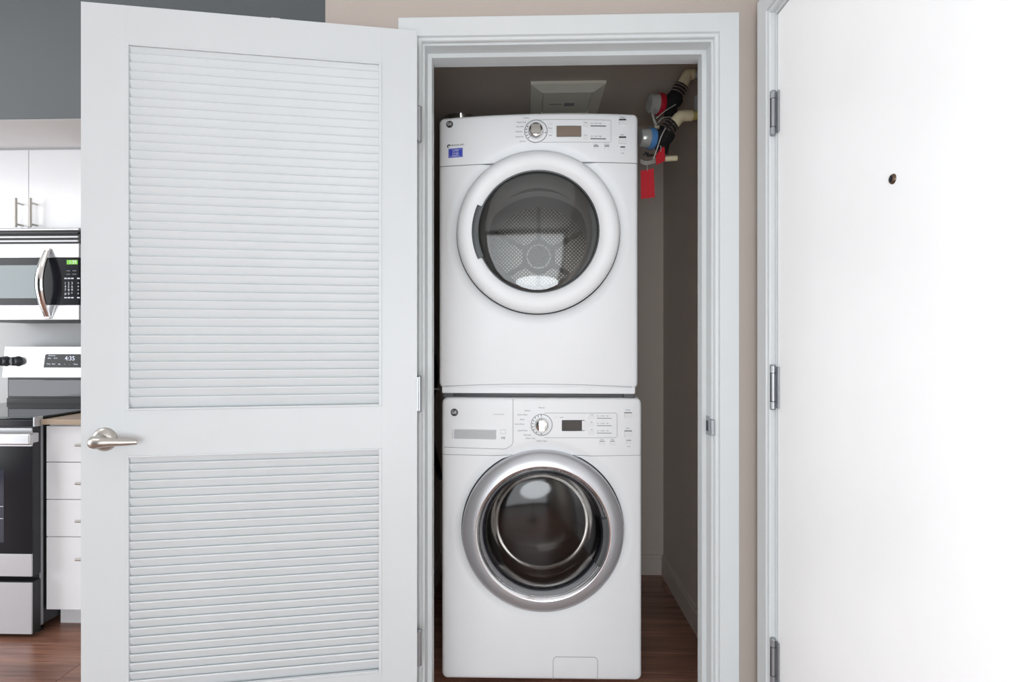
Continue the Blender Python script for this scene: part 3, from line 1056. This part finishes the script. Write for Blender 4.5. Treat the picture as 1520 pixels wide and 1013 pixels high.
D.put('swoosh_icon', ring_seg(0.003, 0.0065, -0.0014, 0.0, math.radians(10), math.radians(250), 12), 'print_dark', sw[0], sw[1])
D.label('lettering', 'SENSOR DRY', 669.5, 216.3, 2.6, 'print_dark')
st = D.button(665.5, 687, 221, 233.2, 'sticker_blue', 'sticker', 0.0006, 0.0008)
sx_, sz_ = D.L(676.3, 227)
pp = [D.L(*p) for p in ((666.3, 221.8), (686.2, 221.8), (686.2, 232.4), (666.3, 232.4))]
D.ribbon('sticker_border', pp, 0.0007, 'sticker_white', off=0.0011, closed=True)
for t, py, hp in (('SUPER', 224.2, 2.6), ('Large', 227.5, 3.2), ('Capacity', 230.8, 2.4)):
    D.label('lettering', t, 676.3, py, hp, 'sticker_white', 'CENTER', off=0.0012)
D.knob(795.5, 195, 16.5, 11.5, [150, 168, 186, 204, 222, 350], (0.62, 0.62))
for t, px, py in (('Cottons', 786, 175), ('Mixed Loads', 781, 181.5), ('Easy Care', 777.5, 188), ('Delicates', 775.5, 195.5), ('Speed Dry', 777, 203), ('Air Dry', 780, 210)):
    D.label('lettering', t, px, py, 2.0, align='RIGHT')
pts = [D.L(*p) for p in ((801, 178), (905, 178.5), (907, 180), (907, 210), (905, 211.8), (803, 211.5))]
D.ribbon('panel_outline', pts, 0.001, 'seam_grey')
D.button(826, 863, 187, 203.5, 'lcd', 'display', 0.0015)
pp = [D.L(*p) for p in ((826.4, 187.4), (862.6, 187.4), (862.6, 203.1), (826.4, 203.1))]
D.ribbon('display_frame', pp, 0.0018, 'print_grey', off=0.0021, closed=True)
D.button(814, 820, 182.5, 187)
D.button(814, 820.5, 194.5, 198.5)
D.label('lettering', 'More', 817, 190.5, 2.0, align='CENTER')
D.label('lettering', 'Less', 817, 201, 2.0, align='CENTER')
for py, t in ((184, 'Temp'), (203, 'Level')):
    D.button(865.5, 873, py, py + 5)
    D.label('lettering', t, 869, py - 2.2, 1.8, align='CENTER')
    D.ribbon('indicator_bar', [D.L(876.5, py + 3.0), D.L(899.5, py + 3.4)], 0.0038, 'print_grey')
    D.label('lettering', 'low   med   high', 876.5, py - 0.8, 1.8)
for a, b, t in ((880.5, 889, 'Signal'), (896.5, 904.5, 'Wrinkle')):
    D.button(a, b, 217, 222.5)
    D.ribbon('button_edge', [D.L(a + 0.7, 217.4), D.L(b - 0.7, 217.4)], 0.0034, 'print_grey', off=0.0034)
    D.label('lettering', t, (a + b) / 2, 214.6, 1.7, align='CENTER')
for y0, y1, t in ((177.5, 185, 'Power'), (203.5, 214, 'Start')):
    D.button(918, 929.5, y0, y1, th=0.005)
    D.ribbon('button_edge', [D.L(918.6, y0 + 1), D.L(929, y0 + 1)], 0.0052, 'print_dark', off=0.0053)
    D.label('lettering', t, 923.7, y0 - 3.2, 2.1, align='CENTER')
D.button(920, 928, 218, 224.5)
D.ribbon('button_edge', [D.L(920.6, 218.8), D.L(927.6, 218.8)], 0.004, 'print_dark', off=0.0034)
D.label('lettering', 'Lock', 924, 227.5, 1.8, align='CENTER')

# ------------------------------------------------------------------ unseen fill light added behind the camera
FILL_AT = (-0.06, -0.55, 0.96)
fl_ = empty('added_fill_lamp', (FILL_AT[0], FILL_AT[1], 0))
tag(fl_, 'added fill light, a glowing white globe on a low stand', 'lamp')
obj('fill_base', lathe([(0, 0), (0.13, 0), (0.13, 0.012), (0.02, 0.022), (0, 0.022)], 32), 'black_side', fl_, None, (math.pi / 2, 0, 0), 40)
obj('pole', tube([(0, 0, 0.02), (0, 0, FILL_AT[2] - 0.415)], 0.011, 12), 'black_side', fl_, None, None, 50)
bm = bmesh.new()
bmesh.ops.create_icosphere(bm, subdivisions=4, radius=0.42)
obj('fill_globe', bm, 'fill_glow', fl_, (0, 0, FILL_AT[2]), None, 180)

# ------------------------------------------------------------------ closet fittings
# ceiling vent
vy0 = (CCEIL - H) * F / (506.5 - 121)
vx0, vx1 = U(788, 121, vy0)[0], U(900, 121, vy0)[0]
vw = vx1 - vx0
v = empty('ceiling_vent', (vx0, vy0, CCEIL))
tag(v, 'square cream ventilation grille on the closet ceiling', 'vent')
bm = bmesh.new()
o4 = [(0, 0), (vw, 0), (vw, vw), (0, vw)]
i4 = [(0.05, 0.045), (vw - 0.05, 0.045), (vw - 0.05, vw - 0.045), (0.05, vw - 0.045)]
R0 = [bm.verts.new((x, y, 0)) for x, y in o4]
R1 = [bm.verts.new((x, y, -0.012)) for x, y in o4]
R2 = [bm.verts.new((x, y, -0.030)) for x, y in i4]
R3 = [bm.verts.new((x, y, -0.016)) for x, y in i4]
for A_, B_ in ((R0, R1), (R1, R2), (R2, R3)):
    for k in range(4):
        bm.faces.new((A_[k], A_[(k + 1) % 4], B_[(k + 1) % 4], B_[k]))
bm.faces.new(R3)
obj('vent_frame', bm, 'vent_cream', v)
obj('vent_plate', box(0.056, vw - 0.056, 0.051, vw - 0.051, -0.026, -0.014, 0.002, 1), 'vent_cream', v)
obj('vent_latch', box(vw * 0.48, vw * 0.62, 0.155, 0.185, -0.028, -0.024), 'seam_grey', v)
obj('vent_label', box(vw * 0.26, vw * 0.44, 0.166, 0.172, -0.0268, -0.025), 'seam_grey', v)

# exhaust duct rising behind the dryer
dy = 2.735
dxx = U(684, 160, dy)[0]
t = empty('exhaust_duct', (dxx, dy, 1.05))
tag(t, 'crinkled silver foil duct rising behind the dryer', 'duct')
pr = []
zz = 0.0
k = 0
while zz < CCEIL - 1.05 - 0.02:
    pr.append((0.052 if k % 2 else 0.046, zz))
    zz += 0.009
    k += 1
obj('duct_hose', lathe(pr, 28), 'foil', t, None, (math.pi / 2, 0, 0), 20)
obj('duct_collar', lathe([(0.054, -0.06), (0.060, -0.06), (0.060, -0.004), (0.085, -0.004), (0.085, 0.0), (0.054, 0.0)], 32, True), 'chrome', t, (0, 0, CCEIL - 1.05), (math.pi / 2, 0, 0), 30)

# drain and supply hoses left of the washer
def hose(pts, r, label, m):
    pts = [Vector(p) for p in pts]
    o = obj('hose', tube(smooth_path([p - pts[0] for p in pts], 8), r, 10), m, None, pts[0], None, 50)
    return tag(o, label, 'hose')


hose([(CL + 0.012, 2.55, 1.12), (CL + 0.05, 2.40, 1.02), (CL + 0.035, 2.3, 0.86), (CL + 0.05, 2.42, 0.66), (CL + 0.04, 2.60, 0.55), (CL + 0.02, 2.80, 0.50)], 0.013,
     'thick dark hose looping beside the washer', 'black_plastic')
hose([(CL + 0.002, 2.25, 0.985), (CL + 0.03, 2.2, 0.998), (CL + 0.07, 2.1, 1.005), (CL + 0.12, 2.06, 1.007)], 0.004,
     'thin pale line crossing from the closet wall to the washer top', 'hose_grey')


# water meters on the right closet wall
MY = 2.25


def at(px, py, Y=MY):
    x, z = U(px, py, Y)
    return Vector((x, Y, z))


def meter(label, ring, dial, neck, elbow, wall_pt, dial_r, pipe_m, pipe2_m):
    base = Vector((CR, wall_pt.y, wall_pt.z))
    t = empty('water_meter', base)
    tag(t, label, 'water meter', 'water meters in the closet')
    L = lambda p: Vector(p) - base
    # cream pipe from the wall, elbow, then down to the meter
    obj('pipe', tube([L(base), L(wall_pt + (elbow - wall_pt) * 0.45)], 0.0165, 16), pipe2_m, t, None, None, 50)
    pth = smooth_path([L(wall_pt + (elbow - wall_pt) * 0.3), L(elbow), L(elbow + (neck - elbow) * 0.5), L(neck)], 6)
    obj('pipe_elbow', tube(pth, [0.0205] * (len(pth) // 3) + [0.0225] * (len(pth) - len(pth) // 3), 16), pipe_m, t, None, None, 50)
    d1 = (neck - elbow).normalized()
    obj('hose_clamp', tube([L(neck - d1 * 0.012), L(neck + d1 * 0.028)], 0.0285, 18), 'black_side', t, None, None, 40)
    for s in (-0.006, 0.008, 0.022):
        p = neck + d1 * s
        obj('clamp_band', tube([L(p), L(p + d1 * 0.005)], 0.0297, 18), 'chrome', t, None, None, 40)
    body_end = dial + Vector((0.035, 0, 0.0))
    pth = smooth_path([L(neck + d1 * 0.02), L(neck + (body_end - neck) * 0.5 + Vector((0.0, 0, -0.012))), L(body_end), L(dial + Vector((0.006, 0, 0)))], 6)
    obj('meter_body', tube(pth, [0.024] * 4 + [0.034] * (len(pth) - 4), 18), 'insulation_black', t, None, None, 60)
    obj('meter_outlet', tube([L(body_end + Vector((0.012, 0.0, 0.0))), L(body_end + Vector((0.010, 0.02, -0.05)))], [0.027, 0.022], 14), 'insulation_black', t, None, None, 60)
    # dial faces left
    rg = obj('meter_ring', lathe([(dial_r * 0.7, -0.012), (dial_r, -0.010), (dial_r * 1.06, 0.0), (dial_r, 0.012), (dial_r * 0.6, 0.012), (dial_r * 0.6, -0.012)], 32, True), ring, t, L(dial), (0, 0, math.radians(-78)), 40)
    obj('meter_cover', lathe([(0.0001, -0.046), (dial_r * 0.74, -0.045), (dial_r * 0.86, -0.040), (dial_r * 0.92, -0.010), (dial_r * 0.6, -0.010)], 32), 'meter_clear', rg, None, None, 40)
    return t, base


d1p = at(979, 155)
m1, b1 = meter('water meter with a red collar on the closet side wall', 'ring_red', d1p, at(1009, 132), at(1021, 111), at(1034, 110), 0.042, 'pipe_cream', 'pipe_white')
Y2 = 2.10
d2p = at(966, 206, Y2)
m2, b2 = meter('water meter with a blue collar below the red collared one', 'ring_blue', d2p, at(995, 188, Y2), at(1011, 173, Y2), at(1034, 171, Y2), 0.038, 'pipe_cream', 'pipe_yellow')


def wire(t, base, pts, r=0.0022, m='wire_grey', name='wire'):
    return obj(name, tube(smooth_path([p - base for p in pts], 6), r, 6), m, t, None, None, 60)


wire(m1, b1, [at(972, 160, 2.21), at(970, 172, 2.20), at(974, 184, 2.20), at(976, 190, 2.21)])
wire(m1, b1, [at(969, 158, 2.21), at(968, 170, 2.20), at(971, 182, 2.20), at(973, 189, 2.21)])
wire(m1, b1, [at(974, 176, 2.20), at(987, 165, 2.20), at(1003, 155, 2.21)])
wire(m1, b1, [at(976, 183, 2.20), at(984, 175, 2.20), at(998, 174, 2.22)])
obj('wire_splice', box(-0.014, 0.014, -0.006, 0.006, -0.005, 0.005, 0.003), 'pipe_cream', m1, at(977, 189, 2.21) - b1)
wire(m2, b2, [at(988, 190, 2.06), at(981, 204, 2.05), at(975, 222, 2.05), at(970, 236, 2.06)])
for k in range(3):
    wire(m2, b2, [at(951, 237 + 2.5 * k, 2.07), at(958, 240 + 2 * k, 2.06), at(966, 239 + 2 * k, 2.06), at(973, 236 + 2.5 * k, 2.06)], 0.0018)
wire(m2, b2, [at(958, 226, 2.07), at(962, 232, 2.06), at(968, 230, 2.06), at(972, 234, 2.06)], 0.003, 'brass_dark')
wire(m2, b2, [at(955, 231, 2.07), at(960, 227, 2.06), at(967, 233, 2.06)], 0.0026, 'gap_dark')
obj('pipe_stub', tube([at(984, 236, 2.13) - b2, at(1005, 235, 2.13) - b2], 0.0105, 14), 'pipe_cream', m2, None, None, 50)
obj('meter_drop', tube([at(975, 212, 2.11) - b2, at(978, 224, 2.12) - b2, at(985, 236, 2.13) - b2], 0.011, 12), 'insulation_black', m2, None, None, 50)
# second wall pipe
tw = obj('wall_pipe', tube([at(1034, 144, 2.2), at(1034, 171, 2.2)], 0.019, 16), 'pipe_white', None, None, None, 50)
wp = at(1034, 171, 2.2)
for vtx in tw.data.vertices:
    vtx.co -= wp
    vtx.co.x += 0
tw.location = (CR - 0.019, 2.2, wp.z)
tag(tw, 'short pale vertical pipe fixed to the closet wall behind the meters', 'pipe')


def red_tag(pts, Y, label):
    P = [at(px, py, Y) for px, py in pts]
    base = P[0].copy()
    poly = [(p.x - base.x, p.z - base.z) for p in P]
    t = empty('hanging_tag', base)
    tag(t, label, 'tag')
    obj('tag_card', prism(poly, 0, 0.0012), 'tag_red', t)
    return t, base


t1, bb1 = red_tag([(951, 253.5), (970.5, 250), (972, 293), (951.5, 295.5)], 2.045, 'red card tag hanging lowest beneath the blue collared water meter')
wire(t1, bb1, [at(961, 241, 2.055), at(960.5, 247, 2.048), at(961, 254, 2.043)], 0.0015, name='tag_tie')
obj('tag_crease', box(-0.0004, 0.0004, -0.0012, 0.0, -0.115, -0.008), 'tag_red', t1, (0.028, 0, 0))
t2, bb2 = red_tag([(973, 231), (983, 218), (986.5, 219), (987.5, 239), (974, 245)], 2.083, 'red card tag tucked against the black insulated pipe')
wire(t2, bb2, [at(979, 212, 2.09), at(981, 219, 2.085), at(981, 225, 2.081)], 0.0015, name='tag_tie')

# ------------------------------------------------------------------ kitchen
RX1 = -1.968
RX0 = -2.587
RF = 2.157        # range door front
KX = lambda px, Y: U(px, 500, Y)[0]
KZ = lambda py, Y, px=40: U(px, py, Y)[1]
rg = empty('range', ((RX0 + RX1) / 2, RF, 0))
tag(rg, 'stainless electric range with black glass oven door and cooktop', 'range')
ox = (RX0 + RX1) / 2
hw = (RX1 - RX0) / 2
ct = KZ(619, RF + 0.03)            # cooktop height
obj('body', box(-hw + 0.002, hw - 0.002, 0.045, 0.60, 0.035, ct - 0.03), 'black_side', rg)
obj('side_frame', box(hw - 0.006, hw, 0.040, 0.052, 0.035, ct - 0.03), 'hinge_steel', rg)
obj('cooktop', box(-hw, hw, 0.02, 0.60, ct - 0.010, ct, 0.003), 'cooktop_glass', rg)
obj('cooktop_trim', boxes([(-hw, hw, 0.012, 0.05, ct - 0.038, ct - 0.0095)], 0.003), 'black_gloss', rg)
obj('trim_corner', box(hw - 0.006, hw + 0.001, 0.010, 0.05, ct - 0.038, ct + 0.001, 0.002), 'stainless_dull', rg)
# oven door
z_dt, z_db = KZ(634, RF), KZ(857, RF)
z_b1 = KZ(663, RF)
z_b2 = KZ(823, RF)
od = obj('oven_door', box(-hw, hw, 0.004, 0.042, z_db, z_dt, 0.003), 'black_side', rg)
obj('door_pane', box(-hw + 0.002, hw - 0.002, 0.0, 0.005, z_b2, z_b1), 'black_gloss', od)
obj('top_band', box(-hw + 0.001, hw - 0.001, -0.001, 0.005, z_b1, z_dt - 0.006, 0.001), 'stainless', od)
obj('bottom_band', box(-hw + 0.001, hw - 0.001, -0.001, 0.005, z_db + 0.002, z_b2, 0.001), 'stainless_dull', od)
obj('door_window', box(-hw + 0.10, KX(6, RF) - ox, -0.0008, 0.002, KZ(806, RF), KZ(698, RF)), 'oven_window', od)
for py_ in (752, 770):
    obj('oven_rack', box(-hw + 0.11, KX(5, RF) - ox, -0.0014, 0.0, KZ(py_ + 1, RF), KZ(py_, RF)), 'stainless_dull', od)
hz0, hz1 = KZ(661, RF - 0.05), KZ(644, RF - 0.05)
hd = obj('door_handle', box(-hw + 0.05, KX(46, RF - 0.05) - ox, -0.056, -0.036, hz0, hz1, 0.006, 3), 'stainless', od)
for sx in (-hw + 0.06, KX(40, RF - 0.04) - ox):
    obj('handle_mount', box(sx - 0.012, sx + 0.012, -0.040, 0.0, hz0 + 0.004, hz1 - 0.004, 0.003), 'stainless_dull', hd)
# storage drawer
sd = obj('storage_drawer', box(-hw, hw, 0.004, 0.042, KZ(943, RF), KZ(865, RF), 0.003), 'black_side', rg)
obj('drawer_front', box(-hw + 0.001, hw - 0.001, -0.001, 0.005, KZ(942, RF), KZ(866, RF), 0.001), 'stainless_dull', sd)
for sx in (-1, 1):
    for yy in (0.07, 0.55):
        obj('foot', lathe([(0, 0), (0.018, 0), (0.018, 0.012), (0.011, 0.016), (0.011, 0.036), (0, 0.036)], 16), 'black_plastic', rg, (sx * (hw - 0.04), yy, 0), (math.pi / 2, 0, 0))
# backguard
BG = 2.69
byf = BG - RF
bgx0 = KX(8, BG) - ox
zb0, zb1, zb2 = KZ(560, BG), KZ(515, BG), KZ(590, BG)
bg = obj('backguard', prism([(-hw + 0.006, ct), (hw - 0.006, ct), (hw - 0.006, zb0), (hw - 0.012, zb1), (-hw + 0.012, zb1), (-hw + 0.006, zb0)], byf + 0.004, byf + 0.085), 'black_side', rg)
obj('control_fascia', prism([(-hw - 0.004, zb0), (hw + 0.004, zb0), (hw - 0.010, zb1), (-hw + 0.010, zb1)], byf - 0.018, byf + 0.006, 0.003), 'stainless', bg)
obj('lower_fascia', box(-hw + 0.012, hw - 0.012, byf - 0.002, byf + 0.006, zb2 + 0.002, zb0 - 0.012, 0.003), 'oven_window', bg)
obj('vent_gap', box(-hw + 0.012, hw - 0.012, byf - 0.008, byf + 0.004, ct, zb2 - 0.004), 'black_plastic', bg)
YF = BG - 0.018
for px in (9, 27):
    x, z = U(px, 536.5, YF)
    kb = obj('knob', lathe([(0, -0.030), (0.017, -0.030), (0.0215, -0.026), (0.0245, -0.004), (0.026, 0.0), (0, 0.0)], 28), 'knob_grey', bg, (x - ox, YF - RF, z), None, 40)
    obj('knob_grip', box(-0.005, 0.005, -0.038, -0.028, -0.021, 0.021, 0.002), 'knob_grey', kb)
x0, z1 = U(65, 526, YF)
dsx0, dsz1 = x0 - ox, z1
dsz0 = U(65, 546, YF)[1]
disp = obj('control_display', prism([(dsx0, dsz0), (0.235, dsz0), (0.235, dsz1), (dsx0 + 0.014, dsz1), (dsx0 + 0.008, dsz1 - 0.006)], YF - RF - 0.003, YF - RF + 0.001, 0.001, 1), 'black_gloss', bg)
text('lettering', '4:35', 0.030, 'led_white', disp, (U(97, 532.5, YF)[0] - ox, YF - RF - 0.0035, U(97, 532.5, YF)[1]))
for px, py, s in ((73, 528, 'Electronic'), (72, 532, 'Bake'), (81, 532, 'Broil'), (70, 540.5, 'Clean'), (78, 540.5, 'Start'), (87, 541, 'Off'), (96, 541, '+'), (103, 541, '-'), (110, 541, 'Timer')):
    x, z = U(px, py, YF)
    text('lettering', s, 0.0085, 'led_white', disp, (x - ox, YF - RF - 0.0034, z))

# base cabinet with four drawers, and its worktop
CY = 2.215
CX0, CX1 = RX1 + 0.004, -1.36
cab = empty('base_cabinet', (CX0, CY, 0))
tag(cab, 'white base cabinet with four flat drawers beside the range', 'cabinet')
cw = CX1 - CX0
ctop = KZ(631, CY - 0.02, 90)
obj('carcass', box(0, cw, 0.02, KW - CY - 0.002, KZ(906, CY, 90), ctop), 'cabinet_white', cab)
obj('toe_kick', box(0.0, cw, 0.073, 0.09, 0, KZ(906, CY, 90)), 'cabinet_white', cab)
edges = [632.5, 686.5, 742, 797.5, 906]
for i, (a, b) in enumerate(zip(edges, edges[1:])):
    d_ = obj('drawer', box(0.003, cw - 0.003, 0, 0.0195, KZ(b, CY, 90) + 0.0015, KZ(a, CY, 90) - 0.0015, 0.001, 1), 'cabinet_white', cab)
    hz = KZ((661.5, 718.5, 774.5, 831.5)[i], CY - 0.03, 116)
    hx0 = KX(112, CY - 0.03) - CX0
    hd = obj('handle', tube([(hx0, -0.03, hz), (hx0 + 0.16, -0.03, hz)], 0.005, 12), 'nickel', d_, None, None, 50)
    for q in (0.018, 0.142):
        obj('handle_post', tube([(hx0 + q, -0.03, hz), (hx0 + q, 0.0, hz)], 0.004, 10), 'nickel', hd, None, None, 50)
wt_ = obj('worktop', box(0, cw, -0.022, KW - CY - 0.002, 0, KZ(623, CY - 0.022, 90) - ctop, 0.002, 2), 'counter_wood', None, (CX0, CY, ctop))
tag(wt_, 'tan wood-look worktop beside the range', 'worktop')

# upper cabinet over the microwave
UY = 2.48
uc = empty('wall_cabinet', (RX0, UY, KZ(340, UY)))
uz0 = KZ(340, UY)
tag(uc, 'white two-door wall cabinet with bar handles above the microwave', 'cabinet')
uh = 2.068 - uz0
obj('carcass', box(0, RX1 - RX0, 0.02, KW - UY - 0.001, 0, uh), 'cabinet_white', uc)
seam = KX(42.5, UY) - RX0
UD = KZ(223, UY) - uz0
for i, (a, b) in enumerate(((0.002, seam - 0.0015), (seam + 0.0015, RX1 - RX0 - 0.002))):
    dd_ = obj('door', box(a, b, 0, 0.0195, 0.002, UD, 0.001, 1), 'cabinet_white', uc)
    hx_ = KX(23.5 if i == 0 else 45.0, UY - 0.035) - RX0
    z0_, z1_ = KZ(337, UY - 0.035) - uz0, KZ(294, UY - 0.035) - uz0
    hd = obj('handle', tube([(hx_, -0.035, z0_), (hx_, -0.035, z1_)], 0.0058, 12), 'nickel', dd_, None, None, 50)
    for q in (KZ(332.5, UY - 0.035) - uz0, KZ(301, UY - 0.035) - uz0):
        obj('handle_post', tube([(hx_, -0.035, q), (hx_, 0.0, q)], 0.0042, 10), 'nickel', hd, None, None, 50)

# microwave
MF = 2.39
mz0, mz1 = KZ(476, MF), KZ(341.5, MF)
mw = empty('microwave', (RX0, MF, mz0))
tag(mw, 'stainless over-range microwave with a curved chrome handle', 'microwave')
mw_w = RX1 - RX0
mz = lambda py, Y=MF: KZ(py, Y) - mz0
mx = lambda px, Y=MF: KX(px, Y) - RX0
obj('body', box(0.002, mw_w - 0.002, 0.02, KW - MF - 0.002, 0, mz1 - mz0), 'black_side', mw)
obj('bottom_band', box(0, mw_w, -0.002, 0.022, 0.002, mz(453), 0.003), 'stainless', mw)
obj('top_band', box(0, mw_w, -0.002, 0.022, mz(383), mz(362), 0.003), 'stainless', mw)
md = obj('door_glass', box(0, mw_w, 0.0, 0.022, mz(453), mz(383)), 'black_gloss', mw)
obj('door_window', box(0.05, mx(57), -0.0012, 0.001, mz(443), mz(394)), 'mw_window', md)
obj('vent_box', box(0, mw_w, 0.006, 0.022, mz(362), mz(342)), 'black_plastic', mw)
for py_ in (345, 351, 357):
    obj('vent_slat', box(0.004, mw_w - 0.004, -0.003, 0.01, mz(py_ + 2.6), mz(py_), 0.001, 1), 'stainless_dull' if py_ != 345 else 'black_side', mw)
obj('top_lip', box(0, mw_w, -0.003, 0.012, mz(342.5), mz(339.7), 0.001, 1), 'stainless', mw)
# curved handle
hxx = mx(72)
pts = []
for k in range(17):
    tt = k / 16
    pts.append((hxx - 0.002 * math.sin(math.pi * tt), -0.006 - 0.040 * math.sin(math.pi * tt), mz(471) + (mz(372) - mz(471)) * tt))
bm = bmesh.new()
rows = []
for k, p in enumerate(pts):
    tt = k / 16
    hwid = 0.013 + 0.005 * math.sin(math.pi * tt)
    r_ = []
    for (a, b) in ((-hwid, 0.004), (-hwid, -0.003), (-hwid * 0.5, -0.009), (hwid * 0.5, -0.009), (hwid, -0.003), (hwid, 0.004)):
        r_.append(bm.verts.new((p[0] + a, p[1] + b, p[2])))
    rows.append(r_)
for A_, B_ in zip(rows, rows[1:]):
    for i in range(6):
        bm.faces.new((A_[i], A_[(i + 1) % 6], B_[(i + 1) % 6], B_[i]))
bm.faces.new(rows[0])
bm.faces.new(rows[-1][::-1])
hd = obj('handle', bm, 'chrome', mw, None, None, 50)
for zz in (mz(471), mz(372)):
    obj('handle_mount', box(hxx - 0.012, hxx + 0.012, -0.012, 0.0, zz - 0.008, zz + 0.008, 0.003), 'chrome', hd)
cpn = obj('control_panel', box(mx(92), mw_w - 0.002, -0.001, 0.001, mz(450.5), mz(384.5)), 'black_gloss', mw)
obj('clock_display', box(mx(99.5), mx(115.5), -0.002, 0.0, mz(393), mz(386.5)), 'led_green', cpn)
text('lettering', '1:35', 0.020, 'button_white', cpn, (mx(103), -0.0024, mz(389.8)))
for i, py_ in enumerate((402, 407)):
    for px in (99, 108):
        obj('key', box(mx(px), mx(px + 5.5), -0.0018, 0.0, mz(py_ + 1.1), mz(py_)), 'print_grey', cpn)
for i, py_ in enumerate((413.5, 421, 426, 431, 436.5, 442)):
    for j, px in enumerate((96, 101, 106, 115)):
        if i in (0, 5):
            obj('key', box(mx(px), mx(px + 3.6), -0.0018, 0.0, mz(py_ + 1.2), mz(py_ - 0.6)), 'sticker_white', cpn)
        else:
            s = (str((i - 1) * 3 + j + 1) if i < 4 else '#0*'[j]) if j < 3 else '+'
            text('key', s, 0.016, 'sticker_white', cpn, (mx(px), -0.0014, mz(py_)))
